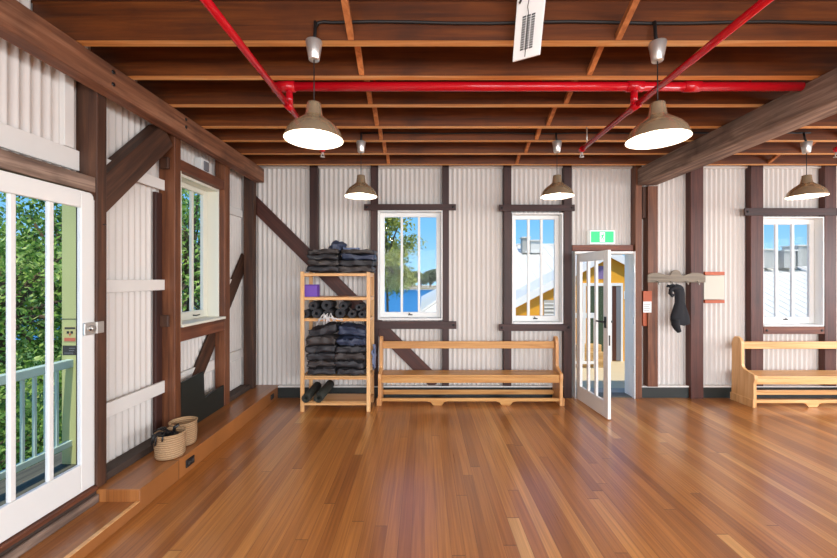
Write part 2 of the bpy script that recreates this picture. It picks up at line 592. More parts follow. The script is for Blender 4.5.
W1 = (-0.62, 0.268, 1.066, 2.566)
W2 = (1.213, 1.915, 1.012, 2.532)
W3 = (4.632, 5.475, 0.978, 2.478)
D2 = (2.066, 2.905, 0.0, 2.005)
iron_wall('wall_back', YB, XW, XR, 0.0, ZC, [W1, W2, W3, D2], 'x', 'white corrugated iron on the far wall')
W4 = (3.63, 4.425, 1.17, 2.66)                  # window in the left wall (Y range)
D1 = (1.75, 2.70, 0.17, 2.235)
iron_wall('wall_left', XW, YF, 5.33, 0.0, ZC, [W4, D1], 'y', 'white corrugated iron on the left wall')
iron_wall('wall_right', XR, YF, 5.33, 0.0, ZC, [(-1.2, 4.4, 0.25, 2.65)], 'y', 'white corrugated iron on the right wall')  # opening is invented, cut for the added fill light
iron_wall('wall_front', YF, XW, XR, 0.0, ZC, [(-2.0, 7.3, 0.2, 2.8)], 'x', 'white corrugated iron on the wall behind the camera')  # unseen wide opening, made up to bring light into the room

# raised ledge along the left wall, and the lower step in front of the glazed door
struct(MB().box(-2.46, -1.985, 2.686, 5.318, 0.0, 0.157).build('trim_1', M['step'], bevel=0.004), 'raised timber ledge along the left wall')
struct(MB().box(-2.28, -1.985, -1.0, 2.684, 0.0, 0.07).build('trim_2', M['step'], bevel=0.003), 'low timber step in front of the glazed door')
sl_ = thing('trim_3', 'worn dark timber sill under the glazed door', None, (-2.34, 0.8, 0.0), None, 'structure')
box(-2.40, -2.276, -1.0, 2.684, 0.155, 0.187).build('sill_board', M['rail_side'], sl_, bevel=0.006)
box(-2.40, -2.290, -1.0, 2.684, 0.0, 0.154).build('core', M['dark_sole'], sl_)
box(-2.289, -2.266, -1.0, 2.684, 0.071, 0.132).build('worn_board', M['grey_beam'], sl_, bevel=0.008)
struct(MB().box(-2.012, -1.984, -1.0, 2.684, 0.0705, 0.0745).build('trim_4', M['pine']), 'pale nosing strip along the edge of the low step')

# ------------------------------------------------------------------ left wall timbers
def post(name, label, mb, mat, group=None, bevel=0.006, cat='post'):
    o = mb.build(name, mat, bevel=bevel)
    return tag(o, label, cat, group)

g = 'timber frame of the left wall'
p1 = thing('wall_post', 'dark timber post between the white glazed door and the iron wall', 'post', (-2.36, 2.73, 0.157), g)
box(-2.44, XP, 2.69, 2.775, 0.157, 3.122).build('shaft', M['post'], p1, bevel=0.006)
MB().lathe([(0, 0), (0.014, 0), (0.014, 0.006), (0, 0.006)], (XP, 2.75, 2.02), 10).build('bolt', M['black'], p1)
p2 = thing('wall_post', 'broad red-brown timber post left of the side window, behind the baskets', 'post', (-2.36, 3.58, 0.157), g)
box(-2.44, XP, 3.536, 3.624, 0.157, 3.122).build('shaft', M['post_red'], p2, bevel=0.006)
for z in (1.19, 2.64):
    box(-2.41, -2.33, 3.50, 3.535, z, z + 0.11).build('tenon_block', M['post'], p2, bevel=0.008)
post('packing_stud', 'thin dark old stud tucked against the broad post before the side window',
     box(-2.437, -2.405, 3.45, 3.534, 0.22, 2.42), M['post_back'], g)
post('wall_post', 'red-brown timber post right of the side window',
     box(-2.406, XP, 4.43, 4.544, 0.157, 3.122), M['post_red'], g)
post('wall_post', 'dark timber post standing in the far left corner',
     box(-2.40, XP + 0.02, 5.12, 5.218, 0.157, 3.122), M['post'], g)
post('window_lintel', 'red-brown timber lintel above the side window',
     box(-2.43, XP - 0.004, 3.626, 4.428, 2.66, 2.765), M['rail_side'], g, cat='lintel')
post('window_rail', 'red-brown timber rail under the sill of the side window',
     box(-2.43, XP - 0.004, 3.626, 4.428, 1.035, 1.168), M['rail_side'], g, cat='rail')
post('door_lintel', 'weathered timber lintel above the white glazed door',
     box(-2.43, XP - 0.006, 1.2, 2.688, 2.238, 2.345), M['grey_beam'], g, cat='lintel')
post('door_post', 'dark post at the near side of the glazed door',
     box(-2.44, XP, 1.64, 1.735, 0.19, 2.236), M['post'], g) if False else None

pl = thing('wall_plate_beam', 'long heavy red-brown timber beam running along the top of the left wall', 'beam', (-2.224, 1.6, 2.937), g)
box(-2.288, -2.16, -1.5, 5.216, 2.937, 3.122).build('beam', M['plate'], pl, bevel=0.012)
for yy, zz in ((2.67, 3.075), (2.67, 2.99), (3.49, 3.085), (3.49, 3.015)):
    MB().tube([(-2.165, yy, zz), (-2.155, yy, zz)], 0.014, 10).build('bolt', M['black'], pl)

def brace(name, label, p, q, width, depth, mat, plane, group=None):
    """slanted board between p and q; plane 'x' lies against the back wall, 'y' along the left wall; depth = (near, far) offsets"""
    p, q = Vector(p), Vector(q)
    L = (q - p).length
    d = (q - p).normalized()
    o = MB().box(-width / 2, width / 2, -depth / 2, depth / 2, 0, L).build(name, mat, bevel=0.006)
    o.location = p
    if plane == 'x':     # in the XZ plane
        o.rotation_euler = (0, math.atan2(d.x, d.z), 0)
    else:
        o.rotation_euler = (0, 0, 0)
        m = Matrix((Vector((0, 0, 0)),) * 3)
        xax = Vector((0, -d.z, d.y))          # width axis inside the YZ plane
        yax = d.cross(xax)
        m = Matrix((xax, yax, d)).transposed()
        o.rotation_euler = m.to_euler()
    return tag(o, label, 'brace', group)

brace('diagonal_brace', 'thick dark diagonal brace between the glazed door and the broad post',
      (-2.365, 2.70, 2.17), (-2.365, 3.46, 2.93), 0.20, 0.13, M['post'], 'y', g)
brace('diagonal_brace', 'dark diagonal brace crossing behind the post right of the side window',
      (-2.4215, 3.74, 0.165), (-2.4215, 5.20, 1.908), 0.20, 0.027, M['post'], 'y', g)

# white girts on the left wall
gi = 'white painted girts on the left wall'
for (a, b, z0, z1, lab) in (
    (1.0, 2.688, 2.39, 2.53, 'white painted girt above the lintel of the glazed door'),
    (2.777, 3.532, 2.445, 2.54, 'white painted girt crossing behind the thick brace near the door'),
    (2.777, 3.532, 1.53, 1.625, 'white painted girt at eye height between door and broad post'),
    (2.777, 3.532, 0.585, 0.695, 'white painted girt at knee height between door and broad post'),
    (3.626, 4.428, 0.585, 0.695, 'white painted girt under the side window'),
    (4.546, 5.118, 2.445, 2.54, 'topmost white girt between side window and far left corner'),
    (4.546, 5.118, 1.53, 1.625, 'middle white girt between side window and far left corner'),
    (4.546, 5.118, 0.585, 0.695, 'lowest white girt between side window and far left corner')):
    post('wall_girt', lab, box(XW + (0.047 if b == 3.532 else 0.0135), XW + (0.07 if b == 3.532 else 0.04), a, b, z0, z1), M['girt'], gi, 0.003, 'girt')
post('wall_stud', 'white painted upright on the iron above the glazed door', box(XW + 0.0135, XW + 0.05, 2.565, 2.635, 2.532, 3.12), M['girt'], gi, 0.003, 'stud')
# dark sole plates at the foot of the wall, and the dark boards under the window
so = 'dark sole timbers along the left wall'
post('sole_plate', 'dark sole timber on the ledge between door and broad post', box(XW + 0.0135, -2.31, 2.777, 3.534, 0.158, 0.215), M['dark_sole'], so, cat='timber')
post('sole_plate', 'dark sole timber on the ledge near the far left corner', box(XW + 0.0135, -2.30, 4.546, 5.118, 0.158, 0.215), M['dark_sole'], so, cat='timber')
mb = MB().prism([(3.628, 0.158), (4.426, 0.158), (4.426, 0.40), (4.22, 0.395), (4.04, 0.375), (4.02, 0.66), (3.628, 0.64)], 0, -2.325, -2.30)
tag(mb.build('kick_board', M['black_paint'], bevel=0.003), 'black-green notched board standing on the ledge under the side window', 'board')
jb = thing('junction_box', 'small grey electrical box on the iron above the side window', 'junction box', (-2.41, 4.14, 2.79))
box(XW + 0.0135, -2.36, 4.08, 4.22, 2.79, 2.925).build('case', M['white'], jb, bevel=0.004)
box(XW + 0.0135, -2.345, 4.12, 4.20, 2.80, 2.90).build('cover', M['ink'], jb, bevel=0.003)

# ------------------------------------------------------------------ back wall timbers
gb = 'timber frame of the far wall'
ZT = 3.30
def upright(px0, px1, z0, mat, label, yf=YS, ztop=ZT, group=gb, name='wall_stud', yb=YB - 0.0135):
    return post(name, label, box(X(px0, yf), X(px1, yf), yf, yb, z0, ztop), M[mat], group, 0.004, 'stud')
upright(309.5, 317.5, Z(250, YS), 'post_back', 'short dark stud above the diagonal brace, behind the shelf rack', yf=5.232)
upright(370.5, 378, 0.165, 'post_back', 'dark stud at the left of the water-view window', yb=5.278)
upright(442.5, 449, 0.165, 'post_back', 'dark stud at the right of the water-view window')
upright(504, 511.5, 0.165, 'post_back', 'dark stud at the left of the middle window with the yellow gable view')
upright(564, 572, 0.0, 'post_back', 'dark stud between the middle window and the open door')
upright(635.6, 642, 0.0, 'post_red', 'red-brown stud at the right jamb of the open door', yf=5.19)
upright(648, 658, 0.165, 'post_red', 'red-brown stud under the end of the grey beam, left of the hanging jacket', yf=5.19, ztop=2.888)
upright(691, 703.5, 0.0, 'post_mid', 'dark stud behind the right end of the coat rack', yf=5.2)
upright(751, 763.5, 0.165, 'post_mid', 'dark stud at the left of the window above the right bench')
upright(825, 836.5, 0.165, 'post_mid', 'dark stud at the right of the window above the right bench')
upright(642.6, 647.5, Z(218, 5.23), 'post', 'dark packing block filling the gap under the beam end', yf=5.23, ztop=2.888, name='packing_block')

def rail(px0, px1, py0, py1, label, mat='rail_back', yf=YS - 0.022, yb=YS - 0.002):
    o = thing('window_rail', label, 'rail', (X((px0 + px1) / 2, yf), yf, Z(py1, yf)), gb)
    box(X(px0, yf), X(px1, yf), yf, yb, Z(py1, yf), Z(py0, yf)).build('board', M[mat], o, bevel=0.003)
    for p in (px0 + 3, px1 - 3):
        z = (Z(py1, yf) + Z(py0, yf)) / 2
        MB().tube([(X(p, yf), yf - 0.006, z), (X(p, yf), yf + 0.002, z)], 0.016, 8).build('bolt', M['black'], o)
    return o
rail(364, 456, 204, 210.2, 'dark rail above the water-view window')
rail(364.5, 456.5, 321.3, 329, 'dark rail below the water-view window')
rail(499, 575, 204.5, 211, 'dark rail above the middle window')
rail(499, 571.5, 324.2, 331, 'dark rail below the middle window')
rail(745, 845, 208, 215.5, 'dark rail above the window over the right bench')
rail(763.8, 824.8, 327, 334, 'red-brown rail below the window over the right bench', 'rail_red', YS + 0.004, YS + 0.04)
post('door_lintel', 'red-brown timber lintel above the open door', box(X(572.3, YS), X(633.2, YS), YS - 0.005, YB - 0.01, 2.012, Z(245, YS)), M['rail_red'], gb, 0.004, 'lintel')
brace('diagonal_brace', 'dark diagonal brace slanting from the far left corner down behind the shelf rack',
      (X(436.5, 5.293), 5.293, 0.18), (X(250.5, 5.293), 5.293, Z(199.5, 5.293)), 0.185, 0.024, M['post_mid'], 'x', gb)

# skirting: black boxes with a pale ledge on top
for i, (a, b) in enumerate(((-1.985, X(563.5, YS)), (X(641.5, YS), X(690.5, 5.2)), (X(704, 5.2), XR - 0.02))):
    sk = thing('baseboard_back', 'black skirting along the far wall', None, ((a + b) / 2, 5.24, 0), None, 'structure')
    box(a, b, 5.235, YB - 0.0135, 0.0, 0.145).build('face', M['black_paint'], sk, bevel=0.003)
    box(a, b, 5.230, YB - 0.0135, 0.146, 0.163).build('ledge', M['girt'], sk, bevel=0.003)
struct(box(-2.3, XR - 0.02, YB - 0.05, YB - 0.01, 3.155, 3.185).build('trim_5', M['girt']), 'pale flashing strip at the top of the far wall')

# big grey beam running towards the back wall on the right
bb = thing('ceiling_beam', 'massive weathered grey beam running from the far wall towards the camera on the right', 'beam', (3.02, 2.0, 2.89))
box(2.90, 3.16, -1.5, 5.188, 2.89, 3.12).build('beam', M['grey_beam'], bb, bevel=0.015)

# ------------------------------------------------------------------ joists and bridging
JY = [2.393, 2.81, 3.27, 3.74, 4.12, 4.55, 4.985]
JT = 0.062
JN = ['nearest', 'second nearest', 'third nearest', 'fourth nearest', 'third farthest', 'second farthest', 'farthest']
joist0 = None
for y, nm in zip([1.96] + JY, [None] + JN):
    if nm is None: continue
    lab = nm + ' reddish ceiling joist running across the room'
    if joist0 is None:
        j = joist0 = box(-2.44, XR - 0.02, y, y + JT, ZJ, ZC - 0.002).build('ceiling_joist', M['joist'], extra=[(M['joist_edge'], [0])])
    else:
        j = joist0.copy()
        COL.objects.link(j)
        j.location.y = y + JT / 2
    tag(j, lab, 'joist', 'ceiling joists')

def strut(x, ya, yb, flip, label):
    za, zb = (ZC - 0.05, ZJ + 0.022) if not flip else (ZJ + 0.022, ZC - 0.05)
    p, q = Vector((x, ya + 0.001, za)), Vector((x, yb - 0.001, zb))
    d = (q - p).normalized()
    nrm = Vector((0, -d.z, d.y)) * 0.019
    h = Vector((0.019, 0, 0))
    # ends are cut upright against the joists
    up = Vector((0, 0, 0.019 / abs(d.y)))
    mb = MB().hexa([p - h - up, p + h - up, q + h - up, q - h - up, p - h + up, p + h + up, q + h + up, q - h + up])
    return tag(mb.build('bridging_strut', M['strut'], bevel=0.002), label, 'strut', 'bridging struts between the joists')
JA = [1.96] + JY
for x, row in ((-0.45, 'left'), (1.22, 'middle'), (4.5, 'right')):
    for i in range(len(JA) - 1):
        if row == 'right' and i < 4: continue
        where = ('in front of the nearest joist' if i == 0 else 'between the %s and %s joists' % (JN[i - 1], JN[i]))
        strut(x, JA[i] + JT, JA[i + 1], False, 'slanted bridging strut of the %s row %s' % (row, where))

# ------------------------------------------------------------------ windows
def window(name, label, o, y_face, y_sash, border, latch=True):
    x0, x1, z0, z1 = o
    w = thing(name, label, None, ((x0 + x1) / 2, y_sash, z0), None, 'structure')
    e = 0.002
    fr = MB()
    t = 0.018
    fr.box(x0 + e, x0 + t, y_face, y_sash + 0.07, z0 + e, z1 - e)
    fr.box(x1 - t, x1 - e, y_face, y_sash + 0.07, z0 + e, z1 - e)
    fr.box(x0 + t, x1 - t, y_face, y_sash + 0.07, z1 - t, z1 - e)
    fr.box(x0 + t, x1 - t, y_face - 0.01, y_sash + 0.07, z0 + e, z0 + t + 0.006)
    fr.build('frame', M['white'], w, bevel=0.003)
    bl, br, bt, bb_ = border
    gx0, gx1, gz0, gz1 = x0 + bl, x1 - br, z0 + bb_, z1 - bt
    sa = MB()
    a0, a1, c0, c1 = x0 + t + e, x1 - t - e, z0 + t + 0.009, z1 - t - e
    ys = (y_sash, y_sash + 0.04)
    sa.box(a0, gx0, *ys, c0, c1)
    sa.box(gx1, a1, *ys, c0, c1)
    sa.box(gx0, gx1, *ys, gz1, c1)
    sa.box(gx0, gx1, *ys, c0, gz0)
    sh = sa.build('sash', M['white'], w, bevel=0.004)
    for i in (1, 2):
        xm = gx0 + (gx1 - gx0) * i / 3
        box(xm - 0.017, xm + 0.017, y_sash + 0.003, y_sash + 0.037, gz0 + 0.001, gz1 - 0.001).build('glazing_bar', M['white'], sh, bevel=0.004)
    box(gx0 - 0.004, gx1 + 0.004, y_sash + 0.018, y_sash + 0.022, gz0 - 0.004, gz1 + 0.004).build('pane', M['glass'], sh)
    if latch:
        l = MB().box((gx0 + gx1) / 2 - 0.03, (gx0 + gx1) / 2 + 0.03, y_sash - 0.012, y_sash - 0.001, gz0 - 0.045, gz0 - 0.03)
        l.tube([((gx0 + gx1) / 2, y_sash - 0.014, gz0 - 0.035), ((gx0 + gx1) / 2 - 0.02, y_sash - 0.03, gz0 - 0.01)], 0.006, 6)
        l.build('latch', M['black'], sh)
    return w
window('window_1', 'white window looking out over blue water', W1, YS, 5.34, (0.083, 0.083, 0.077, 0.1))
window('window_2', 'white window looking out on the yellow gable', W2, YS + 0.003, 5.34, (0.08, 0.08, 0.076, 0.1))
window('window_3', 'white window above the right bench', W3, YS + 0.003, 5.34, (0.08, 0.085, 0.09, 0.12))

# window in the left wall, seen at a slant
y0, y1, z0, z1 = W4
w4 = thing('window_4', 'white side window looking out on leaves', None, (-2.45, (y0 + y1) / 2, z0), None, 'structure')
fr = MB()
fr.box(-2.52, -2.352, y1 - 0.02, y1 - 0.002, z0 + 0.002, z1 - 0.002)
fr.box(-2.52, -2.30, y0 + 0.002, y0 + 0.02, z0 + 0.002, z1 - 0.002)
fr.box(-2.52, -2.352, y0 + 0.02, y1 - 0.02, z1 - 0.03, z1 - 0.002)
fr.build('frame', M['cream_paint'], w4, bevel=0.003)
box(-2.52, -2.275, y0 + 0.004, y1 - 0.003, z0 + 0.001, z0 + 0.028).build('sill', M['cream_paint'], w4, bevel=0.004)
sa = MB()
gz0, gz1, gy0, gy1 = 1.285, 2.575, y0 + 0.09, y1 - 0.105
sx = (-2.515, -2.478)
sa.box(*sx, y0 + 0.022, gy0, z0 + 0.03, z1 - 0.032)
sa.box(*sx, gy1, y1 - 0.022, z0 + 0.03, z1 - 0.032)
sa.box(*sx, gy0, gy1, gz1, z1 - 0.032)
sa.box(*sx, gy0, gy1, z0 + 0.03, gz0)
sh = sa.build('sash', M['cream_paint'], w4, bevel=0.004)
for ym in (4.13, 3.925):
    box(sx[0] + 0.003, sx[1] - 0.003, ym - 0.018, ym + 0.018, gz0 + 0.001, gz1 - 0.001).build('glazing_bar', M['cream_paint'], sh, bevel=0.004)
box(-2.499, -2.495, gy0 - 0.004, gy1 + 0.004, gz0 - 0.004, gz1 + 0.004).build('pane', M['glass'], sh)
MB().tube([(-2.476, 4.12, 1.24), (-2.45, 4.14, 1.235), (-2.45, 4.2, 1.24)], 0.007, 6).build('latch', M['black'], sh)

# ------------------------------------------------------------------ glazed door in the left wall
d1 = thing('door_1', 'tall white glazed door at the left', None, (-2.32, 2.24, 0.19), None, 'structure')
dx = (-2.331, -2.30)
yy0, yy1, zz0, zz1 = 1.79, 2.676, 0.193, 2.229
gy0, gy1, gz0, gz1 = 1.912, 2.578, 0.383, 2.114
lf = MB()
lf.box(*dx, yy0, gy0, zz0, zz1)
lf.box(*dx, gy1, yy1, zz0, zz1)
lf.box(*dx, gy0, gy1, gz1, zz1)
lf.box(*dx, gy0, gy1, zz0, gz0)
lf = lf.build('leaf', M['white'], d1, bevel=0.005)
for ym in (2.152, 2.374):
    box(dx[0] + 0.003, dx[1] - 0.003, ym - 0.018, ym + 0.018, gz0 + 0.001, gz1 - 0.001).build('glazing_bar', M['white'], lf, bevel=0.006)
box(-2.318, -2.314, gy0 - 0.004, gy1 + 0.004, gz0 - 0.004, gz1 + 0.004).build('pane', M['glass'], lf)
box(-2.40, -2.306, 2.678, 2.688, 0.19, 2.236).build('jamb', M['girt'], d1)
box(-2.40, -2.31, 1.74, 1.785, 0.19, 2.236).build('jamb', M['girt'], d1)
la = box(-2.298, -2.283, 2.585, 2.675, 1.25, 1.335).build('rim_lock', M['alu'], d1, bevel=0.004)
MB().tube([(-2.283, 2.635, 1.292), (-2.268, 2.635, 1.292)], 0.022, 14).build('turn_knob', M['alu'], la)
box(-2.289, -2.276, 2.676, 2.735, 1.252, 1.333).build('strike_plate', M['alu'], la, bevel=0.003)
MB().tube([(-2.268, 2.61, 1.288), (-2.262, 2.61, 1.288)], 0.008, 8).build('key_hole', M['black'], la)

# ------------------------------------------------------------------ open door in the back wall
d2 = thing('door_2', 'white glazed door standing open into the room', None, (2.078, 5.19, 0.0), None, 'structure')
ang = math.atan2(4.42 - 5.19, 2.126 - 2.078)
WD, HD = 0.785, 1.965
def leaf_part(mb, name, mat, parent, bevel=0.0):
    """mesh in the leaf's own axes: x along the leaf, y its thickness"""
    me_o = mb.build(name, mat, base=False, bevel=bevel)
    me_o.location = (0, 0, 0)
    me_o.parent = parent
    return me_o
lv = MB()
def leaf_box(x0, x1, y0, y1, z0, z1): return MB().box(x0, x1, y0, y1, z0, z1)
st, tr_, br_ = 0.10, 0.11, 0.20
lv.box(0.0, st, 0, 0.038, 0.012, HD).box(WD - st, WD, 0, 0.038, 0.012, HD)
lv.box(st, WD - st, 0, 0.038, HD - tr_, HD).box(st, WD - st, 0, 0.038, 0.012, br_)
leaf = leaf_part(lv, 'leaf', M['white'], d2, 0.004)
leaf.rotation_euler = (0, 0, ang)
for i in (1, 2):
    xm = st + (WD - 2 * st) * i / 3
    leaf_part(leaf_box(xm - 0.019, xm + 0.019, 0.003, 0.035, br_ + 0.001, HD - tr_ - 0.001), 'glazing_bar', M['white'], leaf, 0.004)
leaf_part(leaf_box(st - 0.004, WD - st + 0.004, 0.017, 0.021, br_ - 0.004, HD - tr_ + 0.004), 'pane', M['glass'], leaf)
for side in (-1, 1):
    yb_ = -0.001 if side < 0 else 0.039
    hd = MB().tube([(WD - 0.05, yb_, 1.13), (WD - 0.05, yb_ + side * 0.045, 1.13), (WD - 0.16, yb_ + side * 0.05, 1.13)], 0.010, 8)
    hd.box(WD - 0.07, WD - 0.03, min(yb_, yb_ + side * 0.008), max(yb_, yb_ + side * 0.008), 1.06, 1.19)
    leaf_part(hd, 'lever_handle', M['black'], leaf)
leaf_part(leaf_box(WD - 0.002, WD + 0.002, 0.010, 0.028, 0.86, 0.98), 'lock_plate', M['ink_dark'], leaf)
jm = MB()
jm.box(2.868, 2.8795, 5.19, 5.311, 0.0, 2.003)
jm.box(2.868, 2.902, 5.312, 5.45, 0.0, 2.003)
jm.box(2.067, 2.076, 5.205, 5.45, 0.0, 2.003)
jm.box(2.076, 2.868, 5.205, 5.45, 1.972, 2.003)
jf = jm.build('jamb', M['white'], d2, bevel=0.003)
for z in (0.35, 1.02, 1.72):
    box(2.862, 2.867, 5.192, 5.215, z, z + 0.09).build('hinge', M['alu'], jf)
box(2.078, 2.866, 5.25, 5.45, -0.001, 0.012).build('threshold', M['mat_grey'], d2)

# ------------------------------------------------------------------ red sprinkler pipes
def ring(mb, p, q, r): mb.tube([p, q], r, 16)
yc, zc = 2.925, EYE + 1.462
cp = thing('sprinkler_main_pipe', 'red sprinkler pipe running straight across under the joists', 'pipe', (0.95, yc, zc - 0.04))
MB().tube([(-1.13, yc, zc), (2.888, yc, zc)], 0.034, 18).build('pipe', M['red'], cp)
for xx in (-1.035, 1.615, 2.05):
    MB().tube([(xx - 0.06, yc, zc), (xx + 0.06, yc, zc)], 0.041, 18).build('coupling', M['red'], cp)
MB().tube([(-1.15, yc, zc), (-1.13, yc, zc)], 0.043, 16).build('end_cap', M['red'], cp)
for xx in (-0.37, 0.9, 2.5):
    MB().tube([(xx, yc, zc + 0.03), (xx, yc, ZC - 0.001)], 0.008, 8).build('hanger', M['red'], cp)

def branch(x, y_end, label):
    z = EYE + 1.305
    b = thing('sprinkler_branch_pipe', label, 'pipe', (x, 2.2, z - 0.03), 'red sprinkler branch pipes')
    MB().tube([(x, 0.3, z), (x, y_end, z)], 0.023, 14).build('pipe', M['red'], b)
    MB().tube([(x, yc, z + 0.02), (x, yc, zc - 0.037)], 0.026, 14).build('riser', M['red'], b)
    t = MB().tube([(x, yc - 0.06, z), (x, yc + 0.06, z)], 0.029, 14)
    t.build('tee', M['red'], b)
    MB().tube([(x, y_end - 0.03, z), (x, y_end + 0.012, z)], 0.029, 14).build('elbow', M['red'], b)
    h = MB().tube([(x, y_end, z - 0.028), (x, y_end, z - 0.05)], 0.012, 10)
    h.tube([(x - 0.012, y_end, z - 0.045), (x - 0.014, y_end, z - 0.075)], 0.004, 6)
    h.tube([(x + 0.012, y_end, z - 0.045), (x + 0.014, y_end, z - 0.075)], 0.004, 6)
    h.tube([(x, y_end, z - 0.073), (x, y_end, z - 0.078)], 0.024, 12)
    h.build('sprinkler_head', M['alu'], b)
    MB().tube([(x, 3.768, z + 0.02), (x, 3.768, ZJ)], 0.006, 6).build('hanger_rod', M['alu'], b)
    return b
branch(-1.02, 3.89, 'red branch pipe passing above the front left pendant lamp')
branch(1.612, 3.89, 'red branch pipe passing above the front right pendant lamp')
branch(4.2, 3.89, 'red branch pipe just visible beyond the grey beam, right of the third back lamp')

# ------------------------------------------------------------------ pendant lamps
def pendant(x, y, ztop, zrim, label, wire_z, R=0.171):
    """spun steel shade, cord, cup canopy hooked to the joist behind it"""
    p = thing('pendant_lamp', label, 'lamp', (x, y, zrim), 'spun steel pendant lamps')
    k = 0.225
    prof = [(0.036, k), (0.040, k - 0.003), (0.042, k - 0.02), (0.050, k - 0.075), (0.056, k - 0.084), (0.076, 0.124), (0.104, 0.104),
            (0.128, 0.083), (0.150, 0.055), (0.165, 0.020), (0.171, 0.0)]
    prof = [(r * R / 0.171, z) for r, z in prof]
    inner = [(R - 0.002, 0.0005)] + [(r - 0.003, z - 0.003) for r, z in prof[::-1][1:6]] + [(0.046, 0.138), (0.0, 0.142)]
    sh = MB().lathe([(0.0, k)] + prof, (x, y, zrim), 48).build('lamp_shade', M['steel'], p)
    MB().lathe(inner, (x, y, zrim), 48).build('shade_lining', M['shade_in'], sh)
    MB().ball((x, y, zrim + 0.06), 0.042, 0.042, 0.05, 16, 10).build('bulb', M['bulb'], p)
    c0 = ztop - 0.115
    can = MB().lathe([(0.0, 0), (0.030, 0), (0.033, 0.004), (0.050, 0.11), (0.048, 0.115), (0.0, 0.115)], (x, y, c0), 28)
    can.build('canopy', M['alu'], p)
    MB().tube([(x, y, zrim + k), (x, y, c0)], 0.0035, 8).build('cord', M['cable'], p)
    if wire_z:
        MB().tube([(x, y, ztop), (x, y + 0.02, ztop + 0.05), (x, y + 0.028, wire_z)], 0.010, 8).build('feed_cable', M['cable'], p)
    lt = lamp('lamp_light', 'POINT', (0, 0, 0.02), 9.0, (1.0, 0.86, 0.68), shadow_soft_size=0.05)
    lt.parent = p
    return p
pendant(X(314, 2.335), 2.335, 3.082, 2.482, 'steel pendant lamp hanging at front left, nearest the glazed door', 3.222, 0.177)
pendant(X(657.5, 2.335), 2.335, 3.075, 2.482, 'steel pendant lamp hanging at front right, beside the grey beam', 3.222, 0.177)
pendant(X(361, 4.06), 4.06, 3.085, 2.503, 'steel pendant lamp hanging in front of the stud left of the water-view window', 3.19)
pendant(X(557, 4.06), 4.06, 3.085, 2.503, 'steel pendant lamp hanging in front of the middle window', 3.19)
pendant(X(806.5, 4.06), 4.06, 3.08, 2.503, 'steel pendant lamp hanging beyond the grey beam at the far right', 3.19)
# black feed cables along the joists
mb = MB()
xa, xb = X(314, 2.335), 2.88
pts = [(xa, 2.38, 3.205), (xa + 0.015, 2.38, 3.226), (xa + 0.05, 2.38, 3.232)] + [(xa + 0.1 + i * (xb - xa - 0.1) / 14, 2.381, 3.228 + 0.006 * sin(i * 1.3)) for i in range(15)]
tag(mb.tube(pts, 0.0095, 8).build('power_cable', M['cable']), 'black power cable along the face of the nearest joist', 'cable')
xa, xb = X(361, 4.06), X(815, 4.06)
pts = [(xa + i * (xb - xa) / 16, 4.109, 3.193 + 0.005 * sin(i * 1.7)) for i in range(17)]
tag(MB().tube(pts, 0.008, 8).build('power_cable', M['cable']), 'black power cable along the joist above the back row of lamps', 'cable')

# hanging white panel with a grille
hp = thing('hanging_panel', 'white tilted panel with a dark grille hanging from the ceiling near the top middle', 'panel', (0.615, 2.30, 2.95))
c = [Vector((X(512.3, 2.36), 2.36, Z(62, 2.36))), Vector((X(539.7, 2.28), 2.28, Z(54.5, 2.28)))]
t_ = [Vector((X(517, 2.235), 2.235, Z(0, 2.235))), Vector((X(543.8, 2.155), 2.155, Z(0, 2.155)))]
up = [(t_[i] - c[i]) * 0.32 for i in range(2)]
tt = [t_[0] + up[0], c[1] + (t_[0] + up[0] - c[0])]
nrm = (c[1] - c[0]).cross(tt[0] - c[0]).normalized()
if nrm.y > 0: nrm = -nrm
th = nrm * 0.02
MB().hexa([c[0], c[1], c[1] - th, c[0] - th, tt[0], tt[1], tt[1] - th, tt[0] - th]).build('plate', M['white'], hp, bevel=0.004)
def on_panel(u, v, out=0.0):
    a = c[0].lerp(c[1], u)
    b = tt[0].lerp(tt[1], u)
    return a.lerp(b, v) + nrm * out
gr = MB()
for i in range(14):
    v0 = 0.115 + i * 0.0305
    for u0 in (0.26, 0.42, 0.58):
        gr.hexa([on_panel(u0, v0, 0.0005), on_panel(u0 + 0.125, v0 + 0.003, 0.0005), on_panel(u0 + 0.125, v0 + 0.003, 0.004), on_panel(u0, v0, 0.004),
                 on_panel(u0, v0 + 0.019, 0.0005), on_panel(u0 + 0.125, v0 + 0.022, 0.0005), on_panel(u0 + 0.125, v0 + 0.022, 0.004), on_panel(u0, v0 + 0.019, 0.004)])
gr.build('grille', M['ink_dark'], hp)
MB().tube([on_panel(0.47, 0.02, 0.008), on_panel(0.47, 0.55, 0.010), on_panel(0.44, 0.62, 0.022), on_panel(0.46, 0.70, 0.02), on_panel(0.5, 0.97, 0.012)], 0.0022, 6).build('pull_cord', M['ink_dark'], hp)
MB().tube([on_panel(0.12, 0.70, 0.010), on_panel(0.22, 0.76, 0.022), on_panel(0.5, 0.80, 0.024), on_panel(0.62, 0.79, 0.012)], 0.006, 6).build('bracket', M['black'], hp)
MB().tube([on_panel(0.5, 0.98, -0.01), Vector((on_panel(0.5, 0.98).x, on_panel(0.5, 0.98).y, ZC - 0.001))], 0.006, 6).build('hanger_rod', M['alu'], hp)

